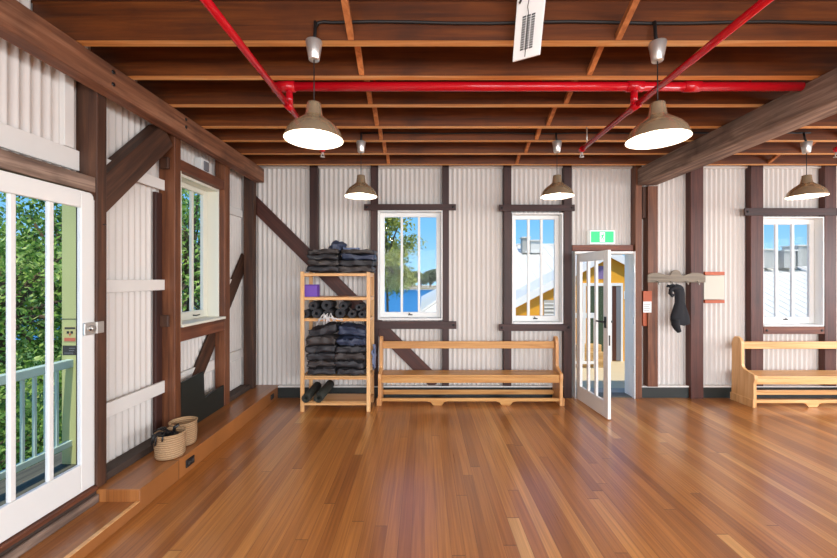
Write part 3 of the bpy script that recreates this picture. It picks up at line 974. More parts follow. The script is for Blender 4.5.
# ------------------------------------------------------------------ exit sign
xs0, xs1, zs0, zs1, yx = X(590, YS), X(614.5, YS), Z(244, YS), Z(230.5, YS), YS
es = thing('exit_sign', 'green and white running man exit sign above the open door', 'sign', ((xs0 + xs1) / 2, yx, zs0))
box(xs0, xs1, yx - 0.005, YB - 0.0135, zs0, zs1).build('housing', M['sign_white'], es, bevel=0.003)
fz0, fz1 = zs0 + 0.018, zs1 - 0.012
box(xs0 + 0.010, xs1 - 0.014, yx - 0.009, yx - 0.006, fz0, fz1).build('face', M['green'], es)
cx = (xs0 + xs1) / 2 - 0.003
box(cx - 0.034, cx + 0.034, yx - 0.011, yx - 0.0095, fz0 + 0.012, fz1 - 0.012).build('doorway_symbol', M['sign_white'], es)
rm = MB()
zm = (fz0 + fz1) / 2
yr = (yx - 0.0130, yx - 0.0115)
rm.prism([(cx + 0.012 + 0.009 * cos(a * pi / 5), zm + 0.040 + 0.009 * sin(a * pi / 5)) for a in range(10)], 1, *yr)
def limb(a, b, w):
    a, b = Vector(a), Vector(b)
    n = Vector((-(b - a).y, (b - a).x)).normalized() * w
    rm.prism([tuple(a + n), tuple(b + n), tuple(b - n), tuple(a - n)], 1, *yr)
limb((cx + 0.006, zm + 0.028), (cx - 0.004, zm - 0.004), 0.008)
limb((cx - 0.004, zm - 0.004), (cx + 0.016, zm - 0.018), 0.005)
limb((cx + 0.016, zm - 0.018), (cx + 0.012, zm - 0.040), 0.0045)
limb((cx - 0.005, zm - 0.002), (cx - 0.014, zm - 0.026), 0.005)
limb((cx - 0.014, zm - 0.026), (cx - 0.030, zm - 0.034), 0.0045)
limb((cx + 0.006, zm + 0.026), (cx + 0.026, zm + 0.010), 0.004)
limb((cx + 0.004, zm + 0.026), (cx - 0.020, zm + 0.018), 0.004)
limb((cx - 0.020, zm + 0.018), (cx - 0.027, zm + 0.002), 0.004)
rm.build('running_figure', M['green'], es)

# ------------------------------------------------------------------ coat rack, jacket, board, notice
yk = 5.16
kr = thing('coat_rack', 'olive grey wavy-topped coat rack board across the studs right of the door', 'coat rack', (X(677, yk), yk, Z(282.5, yk)))
sil = [(80, 170), (80, 125), (95, 116), (120, 110), (150, 110), (178, 118), (196, 124), (212, 128), (222, 122)]
sil += [(255 - 32 * cos(radians(a)), 122 - 30 * sin(radians(a))) for a in range(20, 161, 20)]
sil += [(288, 122), (298, 128), (315, 124), (335, 117), (360, 110), (390, 110), (415, 115), (432, 124), (438, 135), (438, 170)]
poly = [(X(635 + a / 6.2, yk), Z(255 + b / 6.2, yk)) for a, b in sil]
MB().prism(poly, 1, yk, yk + 0.026).build('board', M['rack_wood'], kr, bevel=0.003)
for px in (657, 671, 686, 697):
    x = X(px, yk)
    MB().tube([(x, yk - 0.001, Z(281, yk)), (x, yk - 0.03, Z(283, yk)), (x, yk - 0.045, Z(284.5, yk)), (x, yk - 0.05, Z(282.5, yk))], 0.006, 8).build('hook', M['alu'], kr)

def jacket():
    y = 5.10
    secs = [(185, 222, 272, 0.03), (192, 205, 288, 0.045), (202, 205, 298, 0.055), (215, 232, 304, 0.06), (235, 243, 308, 0.065), (262, 246, 309, 0.065), (292, 246, 308, 0.07), (318, 240, 314, 0.075),
            (348, 231, 324, 0.08), (380, 221, 334, 0.08), (402, 220, 340, 0.08), (418, 226, 341, 0.08), (427, 234, 334, 0.075), (433, 245, 310, 0.06)]
    n = 28
    vs, fs = [], []
    for i, (py, a, b, d) in enumerate(secs):
        x0, x1 = X(635 + a / 6.2, y), X(635 + b / 6.2, y)
        zc_ = Z(255 + py / 6.2, y)
        for k in range(n):
            t = 2 * pi * k / n
            fold = 1 + 0.16 * sin(3 * t + 0.25 * i) + 0.08 * sin(7 * t + 0.7 * i)
            vs.append(((x0 + x1) / 2 + (x1 - x0) / 2 * cos(t), y + d * 0.5 * sin(t) * fold, zc_ + 0.01 * sin(t * 2 + i)))
    for i in range(len(secs) - 1):
        for k in range(n):
            fs.append((i * n + k, i * n + (k + 1) % n, (i + 1) * n + (k + 1) % n, (i + 1) * n + k))
    fs.append(list(range(n)))
    fs.append([(len(secs) - 1) * n + k for k in range(n)][::-1])
    j = thing('jacket', 'black jacket hanging from a hook of the coat rack', 'jacket', (X(678, y), y, Z(332, y)))
    mb = MB().add(vs, fs, True)
    mb.build('body', M['cloth_black'], j)
    P = lambda a, b, o=0: (X(635 + a / 6.2, y + o), y + o, Z(255 + b / 6.2, y))
    MB().tube([P(250, 400, -0.01), P(252, 430, -0.02), P(262, 455, -0.02), P(274, 474, -0.015)], [0.052, 0.05, 0.04, 0.028], 14).build('sleeve', M['cloth_black'], j)
    MB().tube([P(285, 205, -0.03), P(240, 200, -0.03), P(222, 215, -0.03), P(220, 238, -0.03), P(232, 252, -0.03), P(243, 246, -0.02)], [0.02, 0.024, 0.026, 0.026, 0.022, 0.015], 12).build('collar', M['cloth_black'], j)
    MB().tube([P(215, 190, -0.0), P(203, 186, 0.01), P(200, 198, 0.0)], 0.010, 8).build('hang_loop', M['cloth_black'], j)
jacket()

yk2 = 5.24
wb_ = thing('wall_board', 'cream board between two orange battens, right of the coat rack', 'board', (X(714, yk2), yk2, Z(303, yk2)))
box(X(704, yk2), X(724.3, yk2), yk2, yk2 + 0.025, Z(299.5, yk2), Z(275.5, yk2)).build('panel', M['panel_cream'], wb_, bevel=0.003)
for a, b in ((271.8, 275.2), (299.9, 303)):
    box(X(704, yk2), X(723.6, yk2), yk2 - 0.02, YB - 0.0135, Z(b, yk2), Z(a, yk2)).build('batten', M['orange'], wb_, bevel=0.003)

yn = 5.215
nt = thing('notice_block', 'orange block with a small white notice between the two studs right of the door', 'notice', (X(647, yn), yn, Z(326, yn)))
mb = MB().prism([(X(643, yn), Z(291, yn)), (X(647.6, yn), Z(291, yn)), (X(647.6, yn), Z(326, yn)), (X(643, yn), Z(326, yn))], 1, yn, YB - 0.0135)
mb.build('block', M['orange'], nt, bevel=0.003)
box(X(643, 5.185), X(651.6, 5.185), 5.178, 5.187, Z(302.5, 5.185), Z(291, 5.185)).build('tag_board', M['orange'], nt)
pa = box(X(643, 5.18), X(651.2, 5.18), 5.174, 5.1775, Z(312.5, 5.18), Z(301.5, 5.18)).build('paper', M['paper'], nt)
ln = MB()
for k in range(4):
    z = Z(304.2 + k * 2.0, 5.18)
    ln.box(X(644, 5.17), X(650.3 - (k % 2), 5.17), 5.1725, 5.1735, z - 0.005, z)
ln.build('text_lines', M['ink'], pa)

# ------------------------------------------------------------------ baskets and sockets
def basket(x, y, r, h, label):
    b = thing('woven_basket', label, 'basket', (x, y, 0.157), 'woven baskets on the ledge')
    prof = [(0.0, 0.002), (r * 0.90, 0.002), (r * 0.97, 0.02), (r, h * 0.5), (r * 0.98, h * 0.92), (r * 1.03, h * 0.97), (r * 1.03, h), (r * 0.93, h), (r * 0.92, h * 0.9), (r * 0.92, 0.02), (0.0, 0.018)]
    MB().lathe(prof, (x, y, 0.157), 36).build('body', M['basket'], b)
    return b
basket(-2.112, 3.20, 0.113, 0.20, 'front woven basket holding black straps on the ledge')
basket(-2.152, 3.437, 0.110, 0.205, 'rear woven basket on the ledge, behind the one with straps')
stp = MB()
rnd = random.Random(3)
cx0, cy0, zt = -2.112, 3.20, 0.157 + 0.20
stp.ball((cx0 - 0.015, cy0, zt - 0.055), 0.088, 0.085, 0.05, 14, 8, 0.4)
for k in range(9):
    a = rnd.uniform(pi * 0.55, pi * 1.75)
    r1 = 0.113
    ex, ey = cx0 + cos(a) * r1 * 1.12, cy0 + sin(a) * r1 * 1.12
    stp.tube([(cx0 + rnd.uniform(-.03, .03), cy0 + rnd.uniform(-.03, .03), zt - 0.02), (cx0 + cos(a) * r1 * 0.7, cy0 + sin(a) * r1 * .7, zt + 0.022),
              (ex, ey, zt + 0.010), (ex + cos(a) * 0.008, ey + sin(a) * .008, zt - rnd.uniform(0.02, 0.07))], 0.0065, 6)
stp.tube([(cx0 + 0.02, cy0 + 0.02, zt - 0.02), (cx0 + 0.05, cy0 - 0.02, zt + 0.045), (cx0 + 0.075, cy0, zt + 0.06)], 0.014, 7)
tag(stp.build('yoga_straps', M['black']), 'tangle of black straps spilling over the front woven basket', 'straps', None, 'stuff')
def socket(y, label, s=1.0):
    o = thing('power_socket', label, 'socket', (-1.98, y, 0.05), 'black sockets on the front of the ledge')
    box(-1.984, -1.972, y - 0.055 * s, y + 0.055 * s, 0.05, 0.115).build('plate', M['black'], o, bevel=0.004)
    for d in (-0.025, 0.025):
        box(-1.9715, -1.968, y + d * s - 0.014, y + d * s + 0.014, 0.07, 0.098).build('outlet', M['ink_dark'], o)
socket(3.255, 'black power socket on the ledge front below the baskets')
socket(5.03, 'black power socket on the ledge front near the shelf rack', 0.8)

# ------------------------------------------------------------------ shelf rack
RX0, RX1, RY0, RY1 = X(300.5, 4.70), X(370.3, 4.70), 4.69, 5.08
rk = thing('shelf_rack', 'slim pale pine shelf rack against the far wall', 'shelf rack', ((RX0 + RX1) / 2, 4.88, 0))
for x in (RX0, RX1 - 0.045):
    for y in (RY0, RY1 - 0.03):
        box(x, x + 0.045, y, y + 0.03, 0, 1.72).build('post', M['pine_up'], rk, bevel=0.003)
SH = [0.115, 0.43, 1.145, 1.405, 1.70]
for z in SH:
    box(RX0 + 0.047 if z < 1.6 else RX0 + 0.046, RX1 - 0.047, RY0 + 0.002, RY0 + 0.028, z - 0.035, z - 0.008).build('rail', M['pine'], rk, bevel=0.002)
    box(RX0 + 0.047, RX1 - 0.047, RY1 - 0.028, RY1 - 0.002, z - 0.035, z - 0.008).build('rail', M['pine'], rk, bevel=0.002)
    box(RX0 + 0.002, RX1 - 0.002, RY0 + 0.032, RY1 - 0.032, z - 0.018, z).build('shelf', M['pine'], rk, bevel=0.002)
    for x in (RX0 + 0.008, RX1 - 0.036):
        box(x, x + 0.028, RY0 + 0.031, RY1 - 0.031, z - 0.046, z - 0.019).build('side_rail', M['pine'], rk, bevel=0.002)

def blanket_mesh(w, d, h, seed, tilt=0.0, puff=1.0):
    """folded blanket: rounded slab whose front shows the folded layers; local origin at its underside"""
    nx, ny, nz = 16, 10, 8
    off = Vector((seed * 3.7, seed * 1.3, seed * 2.1))
    idx, vs, fs = {}, [], []
    def vert(i, j, k):
        key = (i, j, k)
        if key in idx: return idx[key]
        a, b, c_ = 2 * i / nx - 1, 2 * j / ny - 1, 2 * k / nz - 1
        rz = abs(c_)
        sx_ = 1 - 0.05 * rz ** 4
        sy_ = 1 - 0.10 * rz ** 3
        groove = 0.07 * (math.exp(-((c_ - 0.05) / 0.13) ** 2) + 0.7 * math.exp(-((c_ + 0.5) / 0.1) ** 2) + 0.7 * math.exp(-((c_ - 0.55) / 0.1) ** 2))
        if abs(b) > 0.99: sy_ -= groove * 1.2
        if abs(a) > 0.99: sx_ -= groove * 0.5
        x, y, z = a * sx_ * w / 2, b * sy_ * d / 2, (c_ + 1) * h / 2
        e = max(abs(a), abs(b))
        if c_ > -0.99:
            z += (0.024 * noise.noise(Vector((x * 6, y * 6, 0)) + off) + 0.016 * noise.noise(Vector((x * 17, y * 17, z * 9)) + off)) * puff
            z -= 0.35 * h * (e ** 8) * (c_ > 0.9)
        else:
            z += 0.25 * h * (e ** 10)
        x += 0.028 * noise.noise(Vector((y * 9, z * 24, x * 2)) + off)
        y += 0.036 * noise.noise(Vector((x * 9, z * 24, y * 2)) + off)
        z += tilt * x
        idx[key] = len(vs)
        vs.append((x, y, z))
        return idx[key]
    def quad(f): fs.append([vert(*q) for q in f])
    for i in range(nx):
        for j in range(ny):
            quad([(i, j, nz), (i + 1, j, nz), (i + 1, j + 1, nz), (i, j + 1, nz)])
            quad([(i, j, 0), (i, j + 1, 0), (i + 1, j + 1, 0), (i + 1, j, 0)])
    for i in range(nx):
        for k in range(nz):
            quad([(i, 0, k), (i + 1, 0, k), (i + 1, 0, k + 1), (i, 0, k + 1)])
            quad([(i, ny, k), (i, ny, k + 1), (i + 1, ny, k + 1), (i + 1, ny, k)])
    for j in range(ny):
        for k in range(nz):
            quad([(0, j, k), (0, j, k + 1), (0, j + 1, k + 1), (0, j + 1, k)])
            quad([(nx, j, k), (nx, j + 1, k), (nx, j + 1, k + 1), (nx, j, k + 1)])
    return vs, fs

def blanket(x, y, z, w, d, h, mat, label, group, seed, tilt=0.0, rz=0.0, puff=1.0):
    vs, fs = blanket_mesh(w, d, h, seed, tilt, puff)
    o = MB().add(vs, fs, True).build('folded_blanket', M[mat], base=False)
    o.location = (x, y, z)
    o.rotation_euler.z = rz
    return tag(o, label, 'blanket', group)

STK = ['lowest', 'second lowest', 'middle', 'second highest', 'highest']
def stack(xc, yc_, z, w, d, hs, mats, where, group, seed, tilt_top=None):
    names = {2: ['lower', 'upper'], 3: ['lowest', 'middle', 'topmost'], 4: ['lowest', 'second lowest', 'third lowest', 'topmost'],
             5: ['lowest', 'second lowest', 'middle', 'fourth lowest', 'topmost'], 6: ['lowest', 'second lowest', 'third lowest', 'fourth lowest', 'fifth lowest', 'topmost']}[len(hs)]
    for i, h in enumerate(hs):
        last = i == len(hs) - 1
        t = tilt_top if (tilt_top and last) else 0.0
        blanket(xc + random.uniform(-.014, .014), yc_ + random.uniform(-.02, .02), z, w * random.uniform(.93, 1.03), d, h,
                mats[i % len(mats)], '%s folded %s blanket in the %s' % (names[i], {'wool_char': 'charcoal', 'wool_brown': 'brown-black', 'wool_navy': 'navy'}[mats[i % len(mats)]], where),
                group, seed + i, t, random.uniform(-.06, .06))
        z += h * 0.94
    return z
gt = 'folded blankets on top of the shelf rack'
xm = (RX0 + RX1) / 2
zl = stack(xm - 0.145, 4.87, 1.708, 0.39, 0.40, [0.085, 0.08, 0.075, 0.065], ['wool_char', 'wool_brown', 'wool_char', 'wool_brown'], 'left stack on top of the rack', gt, 10)
zr = stack(xm + 0.262, 4.87, 1.708, 0.42, 0.40, [0.085, 0.08, 0.075, 0.06], ['wool_brown', 'wool_char', 'wool_navy', 'wool_brown'], 'right stack on top of the rack', gt, 20)
# crumpled bundle and pale-blue cloth lying on the top stacks
cb = MB().ball((xm + 0.0, 4.83, zl + 0.040), 0.10, 0.11, 0.062, 24, 16, 0.55)
tag(cb.build('crumpled_blanket', M['wool_navy']), 'crumpled navy bundle lying on the top stacks of the rack', 'blanket')
vs, fs = blanket_mesh(0.20, 0.24, 0.03, 77)
o = MB().add(vs, fs, True).build('folded_cloth', M['satin_blue'], base=False)
o.location = (xm + 0.17, 4.84, zr + 0.002)
tag(o, 'small pale blue folded cloth on the right top stack of the rack', 'cloth')

gm = 'folded blankets filling the wide shelf of the rack'
H4 = SH[1] + 0.012
stack(xm - 0.185, 4.885, H4, 0.36, 0.34, [0.095, 0.095, 0.10, 0.10, 0.11, 0.13], ['wool_char', 'wool_brown', 'wool_char', 'wool_char', 'wool_brown', 'wool_char'], 'left stack on the wide shelf', gm, 30, 0.22)
stack(xm + 0.185, 4.885, H4, 0.36, 0.34, [0.09, 0.095, 0.10, 0.10, 0.11, 0.13], ['wool_char', 'wool_char', 'wool_brown', 'wool_char', 'wool_navy', 'wool_navy'], 'right stack on the wide shelf', gm, 40, -0.12)

# purple box
pb = thing('purple_box', 'small purple box on the second shelf of the rack', 'box', (X(310.5, 4.84), 4.84, SH[3]))
yb0 = 4.78
box(X(304.5, yb0), X(316.8, yb0), yb0, yb0 + 0.14, SH[3] + 0.001, Z(285.5, yb0)).build('body', M['purple'], pb, bevel=0.003)
box(X(304.3, yb0), X(317.0, yb0), yb0 - 0.002, yb0 + 0.142, Z(285.4, yb0), Z(284.6, yb0)).build('lid', M['purple'], pb, bevel=0.002)

# rolled mats
def roll(x, y0_, z, r, length, mat, label, group, yaw=0.0, rise=0.0):
    """spiral-wound mat whose open end faces the room"""
    o = thing('rolled_yoga_mat', label, 'yoga mat', (x, y0_, z - r), group)
    d = Vector((sin(yaw), cos(yaw), rise)).normalized()
    p = Vector((x, y0_, z))
    q = p + d * length
    n = 26
    side = Vector((cos(yaw), -sin(yaw), 0))
    upv = side.cross(d)
    ring_ = []
    prof = [(r, 0.004), (r, 1.0), (r * 0.36, 1.0), (r * 0.36, 0.02), (r * 0.42, 0.004), (r * 0.55, 0.012), (r * 0.6, 0.004), (r * 0.76, 0.012), (r * 0.81, 0.004), (r * 0.94, 0.0)]
    vs, fs = [], []
    for rr, t in prof:
        for k in range(n):
            a = 2 * pi * k / n
            vs.append(p + d * (t * length) + (side * cos(a) + upv * sin(a)) * rr)
    m_ = len(prof)
    for i in range(m_):
        for k in range(n):
            fs.append((i * n + k, ((i + 1) % m_) * n + k, ((i + 1) % m_) * n + (k + 1) % n, i * n + (k + 1) % n))
    MB().add(vs, fs, True).build('roll', M[mat], o)
    return o
gy = 'rolled mats on the third shelf of the rack'
zs = SH[2] + 0.002
def rx(p): return X(290 + p / 6.2, 4.74)
bot = [(97, 0.050, 'leftmost'), (167, 0.055, 'second from left'), (239, 0.053, 'third from left'), (314, 0.058, 'third from right'), (387, 0.050, 'second from right'), (448, 0.044, 'rightmost')]
for p, r, nm in bot:
    roll(rx(p), 4.70, zs + r, r, 0.36, 'mat', '%s rolled black mat in the lower row on the third shelf' % nm, gy)
top_ = [(143, 0.052, 'leftmost'), (226, 0.058, 'second from left'), (330, 0.05, 'second from right'), (428, 0.043, 'rightmost')]
for p, r, nm in top_:
    roll(rx(p) , 4.72, zs + (0.098 if p != 428 else 0.088) + r, r, 0.34, 'mat', '%s rolled black mat in the upper row on the third shelf' % nm, gy)
gf = 'rolled mats on the bottom shelf of the rack'
roll(X(305.5, 4.66), 4.66, SH[0] + 0.056, 0.052, 0.40, 'mat_green', 'left rolled black mat lying on the bottom shelf of the rack', gf, yaw=0.10, rise=0.13)
roll(X(318, 4.66), 4.66, SH[0] + 0.06, 0.056, 0.44, 'mat_green', 'right rolled black mat lying on the bottom shelf of the rack', gf, yaw=0.10, rise=0.13)

# pale straps hanging in front of the third shelf
ps = MB()
rnd = random.Random(11)
for k in range(13):
    px0 = 326 + rnd.uniform(-4, 5)
    y = 4.672 + rnd.uniform(-0.012, 0.010)
    pth = [(X(px0, y), y + 0.006, Z(314 + rnd.uniform(-1, 1), y))]
    ex = px0 + rnd.uniform(-7, 9)
    pth.append((X((px0 + ex) / 2, y), y - 0.008, Z(318 + rnd.uniform(-2, 1), y)))
    pth.append((X(ex, y), y - 0.004, Z(322 + rnd.uniform(-2.5, 4), y)))
    ps.tube(pth, 0.006, 6)
ps.tube([(X(318, 4.675), 4.675, Z(319.5, 4.675)), (X(329, 4.665), 4.665, Z(317.5, 4.665)), (X(343, 4.675), 4.675, Z(320, 4.675))], 0.009, 6)
tag(ps.build('cotton_straps', M['strap_pale']), 'tangle of pale cotton straps tied at the front of the third shelf', 'straps', None, 'stuff')
# blue sheet hanging at the rack's right side
vs, fs = blanket_mesh(0.02, 0.22, 0.32, 91)
o = MB().add(vs, fs, True).build('draped_cloth', M['satin_blue'], base=False)
o.location = (RX1 + 0.026, 4.88, 0.48)
tag(o, 'pale blue cloth edge hanging out at the right side of the rack', 'cloth')
vs, fs = blanket_mesh(0.07, 0.36, 0.40, 93)
bpy.data.objects.remove(o) if False else None

# ------------------------------------------------------------------ benches
def bench(x0, x1, yf, yb, label, old, loc_label):
    mt, mu = (M['pine_old'], M['pine_old_up']) if old else (M['pine'], M['pine_up'])
    b = thing('pew_bench', label, 'bench', ((x0 + x1) / 2, (yf + yb) / 2, 0), 'pine pew benches along the far wall')
    t = 0.042
    D = yb - yf
    def yy(u): return yf + u * D          # u = 0 front, 1 back
    prof = [(0.02, 0.0), (0.02, 0.30), (-0.03, 0.36), (-0.01, 0.412), (0.20, 0.432), (0.42, 0.455), (0.50, 0.475), (0.535, 0.51), (0.535, 0.78), (0.56, 0.815), (0.62, 0.845), (0.74, 0.866), (0.85, 0.86), (0.93, 0.83),
            (0.97, 0.78), (0.98, 0.45), (1.0, 0.0)]
    poly = [(yy(u), z) for u, z in prof]
    for xs in (x0, x1 - t):
        MB().prism(poly, 0, xs, xs + t).build('end_panel', mu, b, bevel=0.006)
        e = -1 if xs == x0 else 1
        xo = xs - 0.016 if e < 0 else xs + t + 0.001
        box(xo, xo + 0.015, yy(0.0) - 0.004, yy(1.0), 0.0, 0.10).build('foot_board', mu, b, bevel=0.004)
    a0, a1 = x0 + t + 0.001, x1 - t - 0.001
    box(a0, a1, yy(0.02), yy(0.93), 0.372, 0.398).build('seat', mt, b, bevel=0.005)
    box(a0, a1, yy(0.03), yy(0.10), 0.295, 0.370).build('apron', mt, b, bevel=0.004)
    box(a0, a1, yy(0.70), yy(0.80), 0.70, 0.795).build('back_rail', mt, b, bevel=0.005)
    box(a0, a1, yy(0.74), yy(0.82), 0.085, 0.145).build('rear_stretcher', mt, b, bevel=0.004)
    L = a1 - a0
    sc = [(a0, 0.055), (a0, 0.095), (a1, 0.095), (a1, 0.055)]
    low = []
    for fx in (0.70, 0.315):
        cxx = a0 + L * fx
        low += [(cxx + 0.13, 0.055), (cxx + 0.085, 0.045), (cxx + 0.07, 0.02), (cxx + 0.05, 0.002), (cxx - 0.05, 0.002), (cxx - 0.07, 0.02), (cxx - 0.085, 0.045), (cxx - 0.13, 0.055)]
    MB().prism(sc[:2] + sc[2:] + low, 1, yy(0.06), yy(0.06) + 0.028).build('front_stretcher', mt, b, bevel=0.003)
    return b
bench(X(378, 4.907), X(563, 4.907), 4.90, 5.19, 'long orange pine pew bench under the water-view and middle windows', True, '')
bench(4.175, 6.55, 4.83, 5.19, 'long pale pine pew bench at the right, cut by the picture edge', False, '')

# ------------------------------------------------------------------ outside, left: verandah and trees
struct(box(-3.25, -2.47, -1.0, 7.0, -0.05, 0.08).build('verandah_deck', M['deck'], base=False), 'grey timber verandah deck outside the glazed door')
struct(box(-30, -3.26, -6, 19.5, -1.7, -1.5).build('lawn', M['lawn'], base=False), 'green ground below the verandah')
rl = thing('verandah_railing', 'pale teal verandah railing seen through the glazed door', 'railing', (-2.95, 3.5, 0.08))
box(-2.98, -2.92, 1.0, 6.9, 0.895, 0.962).build('top_rail', M['teal'], rl, bevel=0.006)
box(-2.97, -2.93, 1.0, 6.9, 0.235, 0.285).build('bottom_rail', M['teal'], rl, bevel=0.004)
y = 1.06
while y < 6.9:
    if not 3.17 < y < 3.32:
        box(-2.960, -2.940, y - 0.009, y + 0.009, 0.286, 0.894).build('baluster', M['teal'], rl)
    y += 0.088
for y in (1.02, 5.0, 6.86):
    box(-2.99, -2.91, y - 0.04, y + 0.04, 0.081, 0.234).build('foot', M['teal'], rl)
vp = thing('verandah_post', 'sage green verandah post with two small stickers outside the glazed door', 'post', (-2.95, 3.25, 0.08))
mb = box(-3.02, -2.90, 3.20, 3.29, 0.081, 3.1)
mb.build('shaft', M['pale_green'], vp, bevel=0.005)
def on_post(px0, px1, py0, py1, d): return box(X(px0, 3.2), X(px1, 3.2), 3.2 - d - 0.0012, 3.2 - d, Z(py1, 3.2), Z(py0, 3.2))
sk = on_post(63.5, 76, 326.5, 342, 0.001).build('sticker', M['sticker'], vp)
mb = MB()
mb.box(X(64.5, 3.195), X(75, 3.195), 3.1955, 3.1968, Z(329, 3.195), Z(327.3, 3.195))
for px in (67.8, 71.6):
    mb.box(X(px - 1.2, 3.195), X(px + 1.2, 3.195), 3.1955, 3.1968, Z(333.6, 3.195), Z(331.2, 3.195))
mb.build('sticker_print', M['ink_dark'], sk)
mb = MB()
mb.box(X(64.2, 3.195), X(75.2, 3.195), 3.1955, 3.1968, Z(341.3, 3.195), Z(337.8, 3.195))
mb.prism([(X(68.2, 3.195), Z(333.6, 3.195)), (X(71.2, 3.195), Z(333.6, 3.195)), (X(69.7, 3.195), Z(336.4, 3.195))], 1, 3.1955, 3.1968)
mb.build('sticker_band', M['sticker_red'], sk)
sk2 = on_post(62.8, 76.2, 345.5, 355, 0.001).build('plate', M['ink_dark'], vp)
mb = MB()
for k in range(3):
    z = Z(348 + k * 2.4, 3.195)
    mb.box(X(64 + (5 if k < 2 else 0), 3.195), X(75 - k, 3.195), 3.1955, 3.1968, z - 0.005, z)
mb.build('text_lines', M['ink'], sk2)
box(-3.022, -2.898, 3.197, 3.292, 1.895 - 0.6, 1.90 - 0.6).build('joint', M['dark_sole'], vp)

def tree(name, label, x, y, z0, zc_, r, n, mat, seed, rz=None, leaf=0.10, group=None, cat='tree', clumps=14):
    rn = random.Random(seed)
    rz = rz or r
    t = thing(name, label, cat, (x, y, z0), group)
    tk = MB().tube([(x, y, z0), (x + 0.08, y, (z0 + zc_) / 2), (x, y + 0.05, zc_ + rz * 0.3)], [0.05 + 0.05 * r, 0.03 + 0.03 * r, 0.02], 9)
    centres = []
    for k in range(clumps):
        while True:
            d = Vector((rn.uniform(-1, 1), rn.uniform(-1, 1), rn.uniform(-1, 1)))
            if 0.25 < d.length < 1: break
        cpt = Vector((x + d.x * r, y + d.y * r, zc_ + d.z * rz))
        centres.append(cpt)
        tk.tube([(x, y, zc_ - rz * 0.35), ((x + cpt.x) / 2, (y + cpt.y) / 2, (zc_ - rz * 0.2 + cpt.z) / 2), tuple(cpt)], [0.06, 0.04, 0.012], 6)
    tk.build('trunk', M['bark'], t)
    vs, fs = [], []
    for k in range(n):
        cpt = centres[rn.randrange(clumps)]
        d = Vector((rn.gauss(0, 1), rn.gauss(0, 1), rn.gauss(0, 0.8)))
        p = cpt + d * (r * 0.24)
        u = Vector((rn.uniform(-1, 1), rn.uniform(-1, 1), rn.uniform(-1, 1))).normalized()
        w = u.orthogonal().normalized()
        w = (Matrix.Rotation(rn.uniform(0, 6.28), 3, u) @ w)
        L = leaf * rn.uniform(0.7, 1.3)
        b = len(vs)
        cup = u.cross(w) * L * 0.12
        vs += [p - u * L, p + w * L * 0.42 + cup, p + u * L, p - w * L * 0.42 + cup]
        fs.append((b, b + 1, b + 2, b + 3))
    MB().add(vs, fs, True).build('foliage', M[mat], t)
    return t
gt_ = 'trees beyond the verandah'
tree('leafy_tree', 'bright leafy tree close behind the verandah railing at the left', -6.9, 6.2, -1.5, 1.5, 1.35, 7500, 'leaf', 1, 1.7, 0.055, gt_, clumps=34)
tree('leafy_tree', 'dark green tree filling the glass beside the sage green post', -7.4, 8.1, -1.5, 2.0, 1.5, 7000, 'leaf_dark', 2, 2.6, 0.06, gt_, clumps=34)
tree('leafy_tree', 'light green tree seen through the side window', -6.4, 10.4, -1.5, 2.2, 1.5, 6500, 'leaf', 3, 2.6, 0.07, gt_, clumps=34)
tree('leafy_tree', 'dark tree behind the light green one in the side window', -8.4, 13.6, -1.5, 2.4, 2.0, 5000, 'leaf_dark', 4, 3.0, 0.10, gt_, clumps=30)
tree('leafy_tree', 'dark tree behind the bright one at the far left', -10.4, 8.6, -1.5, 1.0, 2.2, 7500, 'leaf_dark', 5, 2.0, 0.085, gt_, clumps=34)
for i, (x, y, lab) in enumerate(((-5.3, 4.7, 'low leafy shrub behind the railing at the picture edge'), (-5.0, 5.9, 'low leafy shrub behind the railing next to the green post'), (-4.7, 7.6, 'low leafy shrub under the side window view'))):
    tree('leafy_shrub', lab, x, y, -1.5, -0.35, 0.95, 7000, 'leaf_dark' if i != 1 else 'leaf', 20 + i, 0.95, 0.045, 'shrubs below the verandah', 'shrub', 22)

# ------------------------------------------------------------------ outside, back: yard, buildings, water
GZ = -0.4
struct(box(1.2, 30, 5.75, 24, GZ - 0.1, GZ).build('yard', M['paving'], base=False), 'sunny cream paving outside the open door')
struct(box(1.2, 5.0, 5.46, 5.74, -0.3, -0.01).build('landing', M['landing'], base=False), 'grey landing outside the open door')
struct(box(-200, 200, 20, 186, -4.2, -4.0).build('harbour_water', M['water'], base=False), 'blue harbour water')
struct(box(-200, 200, 186, 230, -4.2, -2.7).build('sea_wall', M['sand'], base=False), 'pale sandstone sea wall on the far shore')

# far shore trees
def blob_tree(x, y, z0, h, r, label, seed):
    rn = random.Random(seed)
    t = thing('shore_tree', label, 'tree', (x, y, z0), 'trees on the far shore')
    MB().tube([(x, y, z0), (x, y, z0 + h * 0.5)], 0.35, 6).build('trunk', M['bark'], t)
    mb = MB()
    st_ = random.getstate()
    random.seed(seed)
    for k in range(9):
        q = rn.uniform(0.45, 0.7) * r
        mb.ball((x + rn.uniform(-.7, .7) * r, y + rn.uniform(-.3, .3) * r, z0 + h * rn.uniform(0.35, 0.8)), q, q, q * 0.85, 16, 11, 0.7)
    random.setstate(st_)
    mb.build('crown', M['leaf_far'], t)
SHORE = [(-21, 7.6, 3.6), (-15.6, 8.0, 3.6), (-10.3, 6.4, 3.0), (-5.6, 6.8, 3.0), (-1.0, 6.6, 3.0), (3.6, 8.4, 3.2), (8.4, 7.8, 3.2)]
PLC = ['leftmost', 'second from left', 'third from left', 'middle', 'third from right', 'second from right', 'rightmost']
for i, (x, h, r) in enumerate(SHORE):
    blob_tree(x, 190 + (i % 3) * 2, -2.7, h * 1.12, r * 1.12, '%s bushy tree on the far shore in the water-view window' % PLC[i], 50 + i)

